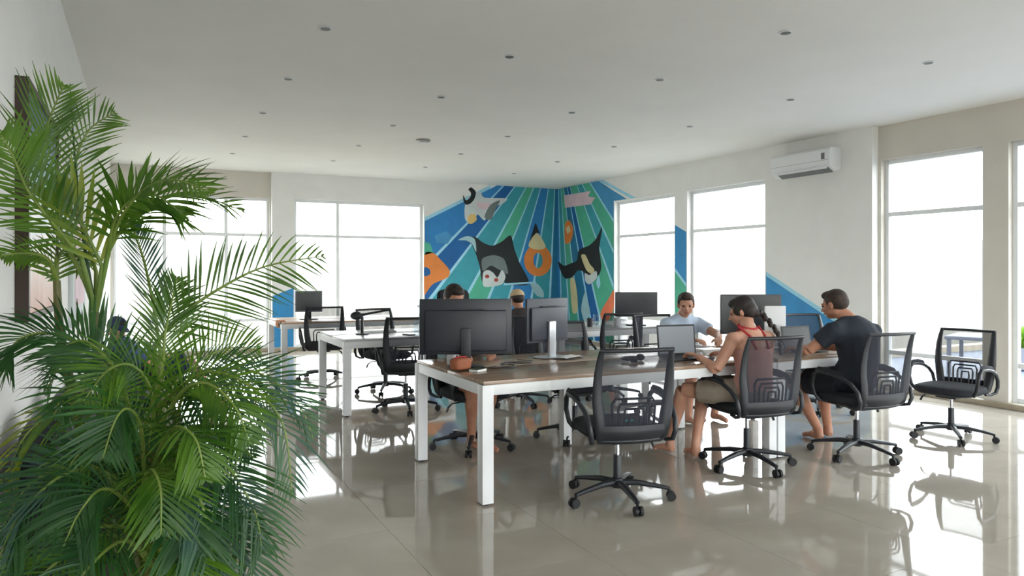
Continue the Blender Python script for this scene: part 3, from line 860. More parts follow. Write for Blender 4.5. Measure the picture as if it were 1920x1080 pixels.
# ------------------------------------------------------------------ monitors, laptops and small things
def monitor(loc, head, w, h, label, zc, shell='mon_back', stand='black', tilt=0, hump=True, group=None):
    """screen faces local +Y; head = clockwise heading in degrees; zc = centre of the panel above the desk"""
    t = thing('monitor', loc, label, 'monitor', R(-head), group)
    MB().b2((-w / 2, -0.012, zc - h / 2), (w / 2, 0.012, zc + h / 2)).obj('panel', shell, t, bevel=0.006)
    MB().b2((-w / 2 + 0.012, 0.0125, zc - h / 2 + 0.018), (w / 2 - 0.012, 0.0135, zc + h / 2 - 0.012)).obj('screen', 'screen', t)
    if hump:
        MB().b2((-w * 0.44, -0.04, zc - h * 0.44), (w * 0.44, -0.0125, zc + h * 0.30)).obj('rear_housing', shell, t, bevel=0.012)
        MB().b2((-w * 0.2, -0.042, zc + h * 0.31), (w * 0.2, -0.0125, zc + h * 0.325)).obj('vent', 'black', t)
    MB().b2((-0.035, -0.065, 0.012), (0.035, -0.042, zc - h * 0.02)).obj('stand_neck', stand, t, bevel=0.005)
    MB().ell((0, -0.03, 0.007), (0.13, 0.095, 0.0068), nu=24, nv=6, e=0.6).obj('stand_base', stand, t, smooth=60)
    return t
ZD = 0.7455
monitor((1.99, 4.60, ZD), 23, 0.64, 0.385, 'large dark monitor seen from the back at the left end of the brown desk', 0.275, 'mon_dark')
monitor((2.76, 4.81, ZD), -15, 0.44, 0.335, 'smaller grey monitor seen from the back, right of the large monitor', 0.285, 'mon_back', 'silver')
monitor((4.93, 4.86, ZD), 205, 0.56, 0.36, 'dark monitor behind the head of the woman with the braid', 0.27, 'mon_dark', hump=False)
monitor((5.36, 7.15, ZD), 205, 0.52, 0.30, 'dark monitor on the grey desk in front of the right window', 0.26, 'mon_dark', hump=False)
monitor((2.02, 10.1, ZD), 190, 0.36, 0.29, 'small grey monitor on the farthest desk by the window', 0.25, 'mon_grey', hump=False)
monitor((4.87, 4.52, ZD), 20, 0.19, 0.30, 'white monitor back between the woman and the man in black', 0.21, 'white', 'white', hump=False)

def laptop(loc, head, w, d, open_deg, label, lid='black', scr='lap_screen'):
    """hinge at local y=0, keyboard extends towards -Y, screen faces -Y"""
    t = thing('laptop', loc, label, 'laptop', R(-head))
    MB().b2((-w / 2, -d, 0.001), (w / 2, 0, 0.016)).obj('keyboard_base', lid, t, bevel=0.003)
    MB().b2((-w / 2 + 0.02, -d * 0.55, 0.0162), (w / 2 - 0.02, -0.02, 0.0172)).obj('keys', 'rubber', t)
    a = R(open_deg)
    ly, lz = cos(a), sin(a)   # lid direction
    o = Vector((0, 0, 0.014))
    u = Vector((0, ly, lz)); n = Vector((0, -lz, ly))
    def q(x, s, k): return o + Vector((x, 0, 0)) + u * s + n * k
    MB().prism([q(-w / 2, 0, -0.006), q(w / 2, 0, -0.006), q(w / 2, d, -0.006), q(-w / 2, d, -0.006)], n * 0.006).obj('lid', lid, t)
    MB().prism([q(-w / 2 + 0.012, 0.016, 0.0002), q(w / 2 - 0.012, 0.016, 0.0002), q(w / 2 - 0.012, d - 0.014, 0.0002), q(-w / 2 + 0.012, d - 0.014, 0.0002)], n * 0.001).obj('screen', scr, t)
    return t
laptop((3.66, 4.36, ZD), 6, 0.34, 0.235, 84, 'black laptop with a pale screen in front of the woman with the braid')
laptop((4.88, 4.28, ZD), 8, 0.29, 0.19, 78, 'dark laptop in front of the man in black', scr='screen')

def cup(loc, label, m='white', r=0.035, h=0.09):
    t = thing('cup', loc, label, 'cup')
    MB().lathe([(r * 0.8, 0.0), (r * 0.85, 0.002), (r, h), (r * 0.92, h), (r * 0.8, 0.008)], n=20).obj('cup_body', m, t)
    MB().tube([(r * 0.9, 0, h * 0.75), (r + 0.02, 0, h * 0.72), (r + 0.024, 0, h * 0.5), (r + 0.016, 0, h * 0.3), (r * 0.85, 0, h * 0.25)], 0.005, 6).obj('cup_handle', m, t)
    return t
cup((1.93, 4.72, ZD), 'white mug under the large monitor, behind the brown pouch')
cup((4.36, 4.15, ZD), 'white mug between the woman and the man in black', h=0.08)

# brown pouch and green notebook at the left end of the desk
po = thing('pouch', (1.875, 4.42, ZD), 'rust brown zip pouch at the left end of the brown desk', 'pouch', R(25))
MB().ell((0, 0, 0.045), (0.075, 0.045, 0.040), nu=24, nv=10, e=0.45).obj('pouch_body', 'terracotta', po, smooth=60)
MB().tube([(-0.06, 0, 0.087), (0, 0, 0.092), (0.06, 0, 0.087)], 0.004, 6).obj('zip', 'red', po)
nb = thing('notebook', (1.96, 4.33, ZD), 'small dark green notebook beside the brown pouch', 'notebook', R(30))
MB().b2((-0.05, -0.035, 0.001), (0.05, 0.035, 0.016)).obj('pages', 'paper', nb)
MB().b2((-0.053, -0.038, 0.0163), (0.053, 0.038, 0.019)).obj('cover', 'green_book', nb)
# tangled black cables in front of the large monitor
def cable(pts, label, r=0.004, m='black'):
    # smooth through the points
    P_ = [Vector(q) for q in pts]; out = []
    for i in range(len(P_) - 1):
        p0 = P_[max(i - 1, 0)]; p1 = P_[i]; p2 = P_[i + 1]; p3 = P_[min(i + 2, len(P_) - 1)]
        for k in range(6):
            t_ = k / 6
            out.append(0.5 * ((2 * p1) + (-p0 + p2) * t_ + (2 * p0 - 5 * p1 + 4 * p2 - p3) * t_ ** 2 + (-p0 + 3 * p1 - 3 * p2 + p3) * t_ ** 3))
    out.append(P_[-1])
    return tag(MB().tube(out, r, 6).obj('cable', m), label, 'cable')
zc_ = ZD + 0.006
cable([(2.02, 4.50, zc_), (2.10, 4.38, zc_), (2.22, 4.36, zc_), (2.30, 4.46, zc_), (2.24, 4.56, zc_), (2.34, 4.62, zc_), (2.48, 4.55, zc_)], 'black cable coiled in front of the large monitor')
cable([(2.16, 4.47, zc_), (2.06, 4.42, zc_), (2.14, 4.40, zc_), (2.30, 4.52, zc_ + 0.006), (2.42, 4.48, zc_), (2.52, 4.60, zc_), (2.46, 4.72, zc_)], 'thin black cable looping right of the coiled one', 0.003)
cable([(2.70, 4.62, zc_), (2.80, 4.56, zc_), (2.95, 4.60, zc_), (3.02, 4.70, zc_)], 'short black cable before the grey monitor')
pp = thing('paper_sheet', (2.90, 4.72, ZD), 'crumpled white paper lying right of the grey monitor stand', 'paper', R(20))
rows = [[Vector((-0.11 + 0.22 * k / 6, -0.07 + 0.14 * i / 5, 0.004 + 0.006 * abs(sin(k * 1.9 + i * 1.3)))) for k in range(7)] for i in range(6)]
MB().grid(rows).obj('sheet', 'paper', pp, smooth=60)
hs = thing('headset', (3.18, 4.28, ZD), 'black headset lying on the brown desk behind the near chair', 'headset', R(30))
MB().tube([(0.08 * cos(R(a)), 0.08 * sin(R(a)), 0.022) for a in range(-10, 200, 15)], 0.007, 8, sc=1.6).obj('headband', 'black', hs)
for a in (-10, 200):
    MB().ell((0.08 * cos(R(a)), 0.08 * sin(R(a)) - 0.01, 0.026), (0.018, 0.034, 0.025), nu=14, nv=8).obj('ear_cup', 'black_soft', hs, smooth=60)
ms = thing('computer_mouse', (3.40, 4.12, ZD), 'small black computer mouse between the headset and the open laptop', 'mouse', R(-10))
MB().ell((0, 0, 0.016), (0.03, 0.052, 0.0155), nu=16, nv=8).obj('mouse_body', 'black', ms, smooth=60)
MB().tube([(0, 0.02, 0.030), (0, 0.034, 0.027)], 0.004, 6).obj('scroll_wheel', 'rubber', ms)
# books by the woman
bk = None
for k, (w, d, h, a) in enumerate(((0.20, 0.15, 0.022, 5), (0.19, 0.14, 0.018, -6))):
    z = ZD + (0.0225 if k else 0.0)
    t = thing('book', (4.02, 4.42, z), 'white book %s the little pile right of the open laptop' % ('on top of' if k else 'at the bottom of'), 'book', R(a), 'white books beside the laptop')
    MB().b2((-w / 2 + 0.004, -d / 2 + 0.004, 0.0025), (w / 2 - 0.004, d / 2 - 0.004, h - 0.003)).obj('pages', 'paper', t)
    MB().b2((-w / 2, -d / 2, 0), (w / 2, d / 2, 0.0022)).b2((-w / 2, -d / 2, h - 0.0028), (w / 2, d / 2, h)).b2((-w / 2, -d / 2, 0), (-w / 2 + 0.003, d / 2, h)).obj('cover', 'white', t)

# things on the second-row desk
dl = thing('desk_lamp', (2.04, 7.45, ZD), 'black desk lamp with a long arm on the grey desk', 'lamp', R(-25))
MB().lathe([(0.07, 0.0), (0.07, 0.012), (0.02, 0.02)], n=20).obj('lamp_base', 'black', dl)
MB().tube([(0, 0, 0.015), (0, 0, 0.17), (-0.01, 0, 0.2)], 0.016, 8).obj('pole', 'black', dl)
MB().tube([(-0.06, 0, 0.19), (0.05, 0, 0.215), (0.30, 0, 0.26)], [0.02, 0.012, 0.011], 8).obj('arm', 'black', dl)
MB().ell((-0.06, 0, 0.195), (0.065, 0.05, 0.045), nu=18, nv=10).obj('lamp_head', 'black', dl, smooth=60)
def bottle(loc, label, h=0.3, r=0.055, group=None):
    t = thing('bottle', loc, label, 'bottle', 0, group)
    MB().lathe([(r * 0.9, 0), (r, 0.01), (r, h * 0.68), (r * 0.55, h * 0.82), (r * 0.35, h * 0.88), (r * 0.35, h * 0.94)], n=20).obj('bottle_body', 'clear', t)
    MB().lathe([(r * 0.4, h * 0.94), (r * 0.4, h)], n=14).obj('cap', 'white', t)
bottle((2.62, 7.30, ZD), 'tall clear water bottle on the grey desk, the left one of two', 0.30, 0.06, 'clear bottles on the grey desk')
bottle((2.80, 7.28, ZD), 'tall clear water bottle on the grey desk, the right one of two', 0.31, 0.06, 'clear bottles on the grey desk')
ph = thing('telephone', (2.45, 7.15, ZD), 'small black phone lying at the edge of the grey desk', 'phone', R(15))
MB().b2((-0.035, -0.07, 0.0005), (0.035, 0.07, 0.011)).obj('phone_body', 'black', ph, bevel=0.003)
MB().b2((-0.031, -0.064, 0.0112), (0.031, 0.064, 0.0118)).obj('screen', 'screen', ph)
kb = thing('keyboard', (2.25, 7.62, ZD), 'white keyboard on the grey desk', 'keyboard', R(5))
MB().b2((-0.2, -0.06, 0.0005), (0.2, 0.06, 0.014)).obj('keyboard_body', 'white', kb, bevel=0.003)
mb = MB()
for i in range(12):
    for j in range(4):
        mb.b2((-0.185 + i * 0.031, -0.05 + j * 0.026, 0.0142), (-0.159 + i * 0.031, -0.028 + j * 0.026, 0.018))
mb.obj('keys', 'paper', kb, smooth=0)
# small cups and jars on the right second-row desk
for k, (x, y, m_, h_, lb) in enumerate(((4.75, 7.25, 'black', 0.10, 'black mug on the grey desk, first left of the monitor'), (4.98, 7.45, 'clear', 0.13, 'clear tumbler on the grey desk between two mugs'),
                                      (5.62, 7.45, 'silver', 0.12, 'silver cup on the grey desk right of the monitor'), (5.10, 7.2, 'white', 0.10, 'white mug on the grey desk beside the monitor stand'))):
    cup((x, y, ZD), lb, m_, 0.04, h_)
# orange cloth hanging at the end of the farthest desk
oc = MB()
rows = [[Vector((1.565 + 0.004 * sin(k * 1.7), 9.75 + 0.22 * k / 8, 0.75 - 0.02 * i)) for k in range(9)] for i in range(5)]
oc.grid(rows).grid([[Vector((q.x - 0.006, q.y, q.z)) for q in r_] for r_ in rows])
oc.grid([[Vector((1.565 + 0.09 * i / 3, 9.75 + 0.22 * k / 8, 0.751 + 0.014 * sin(k * 0.9) ** 2)) for k in range(9)] for i in range(4)])
tag(oc.obj('cloth', 'orange_towel', smooth=60), 'orange cloth draped over the end of the farthest desk', 'cloth')

# ------------------------------------------------------------------ beanbags by the left wall
def beanbag(loc, rz, s, label, high=0.82):
    t = thing('beanbag', loc, label, 'beanbag', rz, 'black beanbags along the left wall')
    mb = MB()
    mb.ell((0, 0, 0.20), (0.42 * s, 0.42 * s, 0.20), nu=24, nv=12, e=0.8)
    mb.ell((-0.10 * s, 0, 0.30), (0.30 * s, 0.36 * s, 0.26))
    mb.tube([(-0.12 * s, 0, 0.2), (-0.20 * s, 0, 0.5), (-0.27 * s, 0, high - 0.16)], [0.30 * s, 0.22 * s, 0.14 * s], 16)
    mb.ell((-0.28 * s, 0, high - 0.19), (0.13 * s, 0.30 * s, 0.19))
    mb.fuse('bag', 'beanbag', t, 0.025, 6)
    for a in range(0, 360, 60):
        pts = [(0.10 * cos(R(a)) * s - 0.1, 0.10 * sin(R(a)) * s, 0.012), (0.40 * cos(R(a)) * s, 0.40 * sin(R(a)) * s, 0.15)]
    MB().tube([(0.10 * s, 0.33 * s, 0.34), (0.16 * s, 0.30 * s, 0.385), (0.20 * s, 0.26 * s, 0.37)], 0.008, 6).obj('handle', 'rubber', t)
    return t
beanbag((-0.03, 4.32, 0), R(3), 1.0, 'black leatherette beanbag by the left wall, second one behind the palm', 0.84)
beanbag((-0.06, 3.45, 0), R(-2), 0.96, 'black leatherette beanbag directly behind the palm, nearest the camera', 0.86)
beanbag((-0.02, 8.25, 0), R(6), 0.95, 'black beanbag under the person in the navy cap', 0.66)

# ------------------------------------------------------------------ people
def head_frame(fdir, tilt=0.0):
    f = Vector(fdir).normalized()
    up = Vector((0, 0, 1))
    x = f.cross(up).normalized()
    z = x.cross(f).normalized()
    m = Matrix((x, f, z)).transposed()      # columns: right, forward, up
    if tilt:
        m = Matrix.Rotation(tilt, 3, f) @ m
    return m

def add_head(mb, c, m, s=1.0):
    c = Vector(c)
    def E_(p, r, mm=None):
        mb.ell(c + m @ (Vector(p) * s), [q * s for q in r], m if mm is None else m @ mm, 16, 10)
    E_((0, -0.012, 0.022), (0.074, 0.092, 0.088))           # cranium
    E_((0, 0.028, -0.030), (0.058, 0.062, 0.078))           # face
    E_((0, 0.046, -0.078), (0.036, 0.036, 0.028))           # chin
    for sx_ in (-1, 1):
        E_((sx_ * 0.034, 0.058, -0.028), (0.022, 0.022, 0.022))   # cheek
        E_((sx_ * 0.045, 0.0, -0.062), (0.022, 0.045, 0.022))     # jaw
        E_((sx_ * 0.077, -0.008, -0.010), (0.010, 0.019, 0.032))  # ear
        E_((sx_ * 0.028, 0.080, 0.016), (0.024, 0.010, 0.008))    # brow
    mb.tube([c + m @ (Vector((0, 0.084, 0.010)) * s), c + m @ (Vector((0, 0.098, -0.012)) * s), c + m @ (Vector((0, 0.112, -0.030)) * s), c + m @ (Vector((0, 0.090, -0.040)) * s)],
            [0.007 * s, 0.009 * s, 0.013 * s, 0.010 * s], 8)
    E_((0, 0.086, -0.058), (0.022, 0.010, 0.009))           # lips

def hand(mb, wrist, d, nrm, side, curl=0.5, s=1.0):
    """palm, four fingers, thumb; d = towards the fingers, nrm = back of the hand, side = +1 thumb on (d x nrm)"""
    w = Vector(wrist); d = Vector(d).normalized(); n = Vector(nrm); n = (n - n.dot(d) * d).normalized()
    x = d.cross(n) * side
    off = [0.030, 0.010, -0.010, -0.028]
    lens = [0.070, 0.080, 0.073, 0.057]
    for i in range(4):
        k = w + d * (0.088 - 0.006 * abs(i - 1)) * s + x * off[i] * s
        mb.tube([w + x * off[i] * 0.45 * s, w + (k - w) * 0.6, k], [0.017 * s, 0.015 * s, 0.011 * s], 8)
        L = lens[i] * s
        a1 = 0.35 + 0.6 * curl; a2 = a1 + 0.3 + 0.7 * curl
        d1 = d * cos(a1 * 0.6) - n * sin(a1 * 0.6); d2 = d * cos(a2 * 0.8) - n * sin(a2 * 0.8); d3 = d * cos(a2 * 1.15) - n * sin(a2 * 1.15)
        p1 = k + d1 * L * 0.42; p2 = p1 + d2 * L * 0.32; p3 = p2 + d3 * L * 0.26
        mb.tube([k, p1, p2, p3], [0.0098 * s, 0.009 * s, 0.0083 * s, 0.0068 * s], 8)
    t0 = w + x * 0.020 * s + d * 0.022 * s
    t1 = t0 + (x * 0.75 + d * 0.6 - n * 0.2).normalized() * 0.038 * s
    t2 = t1 + (x * 0.3 + d * 0.9 - n * 0.35).normalized() * 0.030 * s
    t3 = t2 + (d * 0.95 - n * 0.3).normalized() * 0.024 * s
    mb.tube([t0, t1, t2, t3], [0.015 * s, 0.0115 * s, 0.010 * s, 0.0075 * s], 8)

def foot(mb, ankle, d, s=1.0):
    a = Vector(ankle); d = Vector((d[0], d[1], 0)).normalized(); z = Vector((0, 0, 1)); x = d.cross(z)
    g = a.z
    heel = Vector((a.x, a.y, 0.032)) - d * 0.035 * s
    mb.tube([a, heel + d * 0.02], [0.038 * s, 0.036 * s], 10)
    mb.tube([heel, heel + d * 0.10 * s + z * 0.012, heel + d * 0.17 * s - z * 0.004, heel + d * 0.20 * s - z * 0.010], [0.032 * s, 0.036 * s, 0.030 * s, 0.020 * s], 10, sc=0.75, up=z)
    for i in range(5):
        q = heel + d * (0.195 - 0.010 * i) * s + x * (0.030 - 0.015 * i) * s - z * 0.014
        mb.tube([q, q + d * (0.034 - 0.003 * i) * s - z * 0.003], [0.011 * s, 0.009 * s], 6)

def hands_dir(v): return Vector(v).normalized()

def person(name_label, J, skin, shirt, shorts, head_dir, group=None, s=1.0, sleeve=0.5, short_len=0.62, halter=False, voxel=0.008, hands=((0.4, (0, 0, 1)), (0.4, (0, 0, 1))), foot_dir=(0, 1, 0), tilt=0.0, build=1.0):
    """J: pelvis, waist, chest, neck, head, and per side (L, R) shoulder, elbow, wrist, hip, knee, ankle"""
    V_ = {k: Vector(v) for k, v in J.items()}
    base = Vector((V_['pelvis'].x, V_['pelvis'].y, 0))
    t = thing('person', base, name_label, 'person')
    V_ = {k: v - base for k, v in V_.items()}
    side = (V_['shR'] - V_['shL']).normalized()
    b = build
    mb = MB()
    def torso(mb, g, top=True):
        pel, wa, ch, nk = V_['pelvis'], V_['waist'], V_['chest'], V_['neck']
        n = 16
        def ring(c, rx, ry, axis):
            a = Vector(axis).normalized()
            x = (side - side.dot(a) * a).normalized(); y = a.cross(x)
            return [c + x * rx * cos(2 * pi * k / n) + y * ry * sin(2 * pi * k / n) for k in range(n)]
        up1 = (wa - pel); up2 = (ch - wa); up3 = (nk - ch)
        rr = [(pel - up1.normalized() * 0.10, 0.13, 0.10, up1), (pel, 0.168 * b, 0.120 * b, up1), (wa, 0.138 * b, 0.098 * b, up1 + up2), (wa.lerp(ch, 0.5), 0.150 * b, 0.105 * b, up2),
              (ch, 0.165 * b, 0.108 * b, up2 + up3), (ch.lerp(nk, 0.45), 0.150 * b, 0.092 * b, up3), (ch.lerp(nk, 0.78), 0.105 * b, 0.070 * b, up3), (nk, 0.058, 0.056, up3)]
        rows = [ring(c, (rx + g) * s, (ry + g) * s, ax) for c, rx, ry, ax in rr]
        vs = [q for r_ in rows for q in r_]
        fs = []
        for i in range(len(rows) - 1):
            for k in range(n):
                l = (k + 1) % n
                fs.append((i * n + k, i * n + l, (i + 1) * n + l, (i + 1) * n + k))
        fs.append(tuple(range(n - 1, -1, -1))); fs.append(tuple((len(rows) - 1) * n + k for k in range(n)))
        mb.add(vs, fs)
    torso(mb, 0)
    hd = V_['head']; hm = head_frame(head_dir, tilt)
    nb_ = hd - hm @ Vector((0, 0.012, 0.055)) * s
    mb.tube([V_['neck'] - (V_['neck'] - V_['chest']) * 0.2, V_['neck'], nb_], [0.062 * s, 0.056 * s, 0.053 * s], 12)
    add_head(mb, hd, hm, s)
    for k in 'LR':
        sh, el, wr = V_['sh' + k], V_['el' + k], V_['wr' + k]
        mb.ell(sh, (0.058 * s, 0.058 * s, 0.055 * s))
        mb.tube([V_['chest'].lerp(V_['neck'], 0.5), sh], [0.065 * s, 0.056 * s], 10)
        mb.tube([sh, sh.lerp(el, 0.4), el], [0.052 * s * b, 0.047 * s * b, 0.038 * s], 10)
        mb.tube([el, el.lerp(wr, 0.3), wr], [0.038 * s, 0.040 * s * b, 0.026 * s], 10)
        i = 0 if k == 'L' else 1
        cu, nr = hands[i][0], Vector(hands[i][1])
        dr = hands_dir(hands[i][2]) if len(hands[i]) > 2 else (wr - el).normalized()
        thumb = -side if k == 'R' else side
        x = dr.cross((nr - nr.dot(dr) * dr).normalized())
        hand(mb, wr, dr, nr, 1 if x.dot(thumb) > 0 else -1, cu, s)
        if 'hip' + k in V_:
            hp, kn, an = V_['hip' + k], V_['kn' + k], V_['an' + k]
            mb.tube([hp, hp.lerp(kn, 0.45), kn], [0.090 * s * b, 0.080 * s * b, 0.056 * s], 12)
            mb.tube([kn, kn.lerp(an, 0.3), kn.lerp(an, 0.7), an], [0.055 * s, 0.058 * s * b, 0.042 * s, 0.036 * s], 12)
            foot(mb, an, foot_dir if not isinstance(foot_dir, dict) else foot_dir[k], s)
    body = mb.fuse('body', skin, t, voxel, 2)
    # eyes
    for sx_ in (-1, 1):
        MB().ell(hd + hm @ (Vector((sx_ * 0.030, 0.0795, 0.000)) * s), (0.013 * s, 0.009 * s, 0.008 * s), hm, 10, 8).obj('eye', 'eye', t)
    MB().ell(hd + hm @ (Vector((0, 0.094, -0.0585)) * s), (0.020 * s, 0.004 * s, 0.006 * s), hm, 12, 6).obj('mouth', 'lips', t)
    # top
    mb = MB()
    if halter:
        pel, wa, ch, nk = V_['pelvis'], V_['waist'], V_['chest'], V_['neck']
        fw = Vector((0, 0, 1)).cross(side)
        if fw.dot(Vector(head_dir)) < 0: fw = -fw
        n = 18
        rows = []
        for c, rx, ry in ((pel, 0.180, 0.134), (wa, 0.152, 0.112), (wa.lerp(ch, 0.5), 0.162, 0.118), (ch, 0.172, 0.119)):
            rows.append([c + side * rx * s * cos(2 * pi * k / n) + fw * ry * s * sin(2 * pi * k / n) for k in range(n + 1)])
        mb.grid(rows)
        top = mb.obj('tank_top', shirt, t, smooth=60)
        for k, sg in (('L', -1), ('R', 1)):
            MB().tube([ch - fw * 0.115 * s + side * 0.06 * sg, ch.lerp(nk, 0.6) - fw * 0.085 * s + side * 0.07 * sg, V_['sh' + k].lerp(nk, 0.45) + Vector((0, 0, 0.045)), ch.lerp(nk, 0.5) + fw * 0.09 * s + side * 0.06 * sg, ch + fw * 0.12 * s + side * 0.06 * sg], 0.010, 6).obj('strap', 'red', top)
        MB().tube([nk + Vector((0.062 * cos(a), 0.062 * sin(a), 0.012 * sin(a * 1))) for a in [R(q) for q in range(0, 360, 24)]], 0.012, 6, closed=True).obj('neck_band', 'red', t)
    else:
        torso(mb, 0.014)
        for k in 'LR':
            sh, el = V_['sh' + k], V_['el' + k]
            mb.ell(sh, (0.064 * s, 0.066 * s, 0.062 * s))
            mb.tube([V_['chest'].lerp(V_['neck'], 0.85), V_['neck'].lerp(sh, 0.6) - Vector((0, 0, 0.022)), sh - Vector((0, 0, 0.004))], [0.060 * s, 0.067 * s, 0.064 * s], 12)
            mb.tube([V_['chest'].lerp(V_['neck'], 0.3), sh - Vector((0, 0, 0.03))], [0.095 * s, 0.068 * s], 12)
            mb.tube([V_['chest'], sh - Vector((0, 0, 0.05))], [0.10 * s, 0.06 * s], 12)
            mb.tube([sh, sh.lerp(el, sleeve * 0.6), sh.lerp(el, sleeve)], [0.068 * s * b, 0.065 * s * b, 0.066 * s * b], 12)
        mb.fuse('t_shirt', shirt, t, 0.011, 3)
    if shorts and 'hipL' in V_:
        mb = MB()
        mb.ell(V_['pelvis'] + Vector((0, 0, 0.0)), (0.178 * s * b, 0.140 * s * b, 0.12 * s), Matrix.Rotation(math.atan2(side.y, side.x), 3, 'Z'))
        for k in 'LR':
            hp, kn = V_['hip' + k], V_['kn' + k]
            mb.tube([hp, hp.lerp(kn, short_len * 0.5), hp.lerp(kn, short_len)], [0.112 * s * b, 0.104 * s * b, 0.094 * s * b], 12)
        mb.fuse('shorts', shorts, t, 0.011, 3)
    return t, hd, hm, s

def hair_short(t, hd, hm, s, m='hair_brown', full=1.0, low=-0.03):
    mb = MB()
    def E_(p, r): mb.ell(hd + hm @ (Vector(p) * s), [q * s for q in r], hm, 18, 12)
    E_((0, -0.020, 0.040), (0.080, 0.090, 0.078 * full))
    E_((0, -0.036, 0.008), (0.079, 0.078, 0.070))
    E_((0, 0.030, 0.078), (0.058, 0.055, 0.034 * full))
    for sx_ in (-1, 1):
        E_((sx_ * 0.068, -0.004, 0.022), (0.013, 0.036, 0.034))
    return mb.fuse('hair', m, t, 0.007, 2)

# woman with the braid
tw, hd, hm, s = person('woman with a dark braid in a pink top with red straps, at a laptop',
    dict(pelvis=(3.86, 3.80, 0.55), waist=(3.86, 3.77, 0.70), chest=(3.855, 3.79, 0.86), neck=(3.855, 3.83, 1.005), head=(3.87, 3.90, 1.115),
         shL=(3.685, 3.80, 0.925), elL=(3.56, 3.83, 0.715), wrL=(3.585, 4.06, 0.795), shR=(4.025, 3.80, 0.925), elR=(4.13, 3.90, 0.775), wrR=(3.90, 4.10, 0.79),
         hipL=(3.77, 3.83, 0.54), knL=(3.55, 4.17, 0.53), anL=(3.62, 4.40, 0.10), hipR=(3.95, 3.83, 0.54), knR=(3.86, 4.28, 0.54), anR=(3.70, 4.20, 0.10)),
    'skin', 'pink_top', 'beige_shorts', (-0.52, 0.76, -0.33), s=0.93, halter=True, short_len=0.72, voxel=0.007,
    hands=((0.35, (0.1, -0.2, 1), (-0.05, 1, 0.05)), (0.5, (0, 0, 1), (-0.5, 1, 0))), foot_dir={'L': (-0.3, 1, 0), 'R': (0.2, 1, 0)})
mb = MB()
def HE(p, r): mb.ell(hd + hm @ (Vector(p) * s), [q * s for q in r], hm, 18, 12)
HE((0, -0.022, 0.038), (0.086, 0.094, 0.082)); HE((0, -0.045, -0.005), (0.083, 0.078, 0.075)); HE((0, 0.028, 0.078), (0.060, 0.056, 0.036))
for sx_ in (-1, 1): HE((sx_ * 0.070, 0.010, 0.012), (0.016, 0.042, 0.045))
HE((0, -0.10, -0.045), (0.035, 0.03, 0.035))
hw = mb.fuse('hair', 'hair_dark', tw, 0.007, 2)
mb = MB()
b0 = hd + hm @ Vector((0.02, -0.115, -0.05))
bpts = [b0, b0 + Vector((0.035, -0.045, -0.06)), b0 + Vector((0.075, -0.075, -0.125)), b0 + Vector((0.105, -0.085, -0.20)), b0 + Vector((0.115, -0.08, -0.27))]
for i in range(len(bpts) - 1):
    for k in range(3):
        p = bpts[i].lerp(bpts[i + 1], k / 3)
        j = i * 3 + k
        o_ = Vector((0.010, 0.004, 0)) * (1 if j % 2 else -1)
        mb.ell(p + o_, (0.023 - 0.0009 * j, 0.021 - 0.0009 * j, 0.024), nu=10, nv=8)
mb.ell(bpts[-1], (0.014, 0.012, 0.035), nu=10, nv=8)
mb.obj('braid', 'hair_dark', tw, smooth=60)
MB().tube([hd + hm @ Vector((0.075, -0.02, -0.01)), hd + Vector((0.07, -0.06, -0.10)), hd + Vector((0.10, -0.10, -0.17)), hd + Vector((0.09, -0.12, -0.25))], 0.0025, 5).obj('earphone_cable', 'white', tw)
MB().tube([Vector(q) for q in [(-0.262, 0.22, 0.79), (-0.276, 0.245, 0.787)]], 0.030, 12).obj('wristband', 'silver', tw)

# man in the black T-shirt
tm, hd, hm, s = person('man with cropped hair in a black T-shirt, seen from behind',
    dict(pelvis=(4.85, 3.74, 0.56), waist=(4.85, 3.68, 0.72), chest=(4.84, 3.69, 0.90), neck=(4.82, 3.75, 1.045), head=(4.775, 3.84, 1.150),
         shL=(4.645, 3.73, 0.965), elL=(4.515, 3.86, 0.80), wrL=(4.62, 4.06, 0.795), shR=(5.01, 3.68, 0.945), elR=(5.11, 3.86, 0.80), wrR=(4.86, 4.09, 0.795),
         hipL=(4.76, 3.78, 0.54), knL=(4.66, 4.15, 0.53), anL=(4.985, 4.17, 0.10), hipR=(4.95, 3.78, 0.54), knR=(5.06, 4.20, 0.52), anR=(5.16, 4.22, 0.10)),
    'skin2', 'black_tee', 'dark_shorts', (-0.18, 0.96, -0.24), s=1.0, sleeve=0.62, short_len=0.70, build=1.08,
    hands=((0.6, (0, 0, 1), (0.2, 1, 0)), (0.6, (0, 0, 1), (-0.6, 0.8, 0))), foot_dir=(0.1, 1, 0))
hair_short(tm, hd, hm, s, 'hair_brown', 0.98)

# man in the pale blue shirt, opposite
tb, hd, hm, s = person('man in a pale blue shirt sitting across the desk, facing the camera',
    dict(pelvis=(4.62, 5.56, 0.54), waist=(4.62, 5.54, 0.68), chest=(4.61, 5.47, 0.85), neck=(4.60, 5.41, 0.985), head=(4.585, 5.34, 1.095),
         shR=(4.44, 5.45, 0.905), elR=(4.34, 5.24, 0.79), wrR=(4.36, 4.98, 0.795), shL=(4.80, 5.44, 0.905), elL=(4.84, 5.18, 0.80), wrL=(4.60, 4.92, 0.795),
         hipR=(4.52, 5.52, 0.53), knR=(4.46, 5.12, 0.53), anR=(4.46, 5.16, 0.10), hipL=(4.72, 5.52, 0.53), knL=(4.80, 5.14, 0.53), anL=(4.80, 5.18, 0.10)),
    'skin', 'blue_tee', 'dark_shorts', (-0.55, -0.80, -0.22), s=0.98, sleeve=0.6, foot_dir=(0, -1, 0),
    hands=((0.4, (0, 0, 1)), (0.4, (0, 0, 1))))
hair_short(tb, hd, hm, s, 'hair_brown', 0.95)

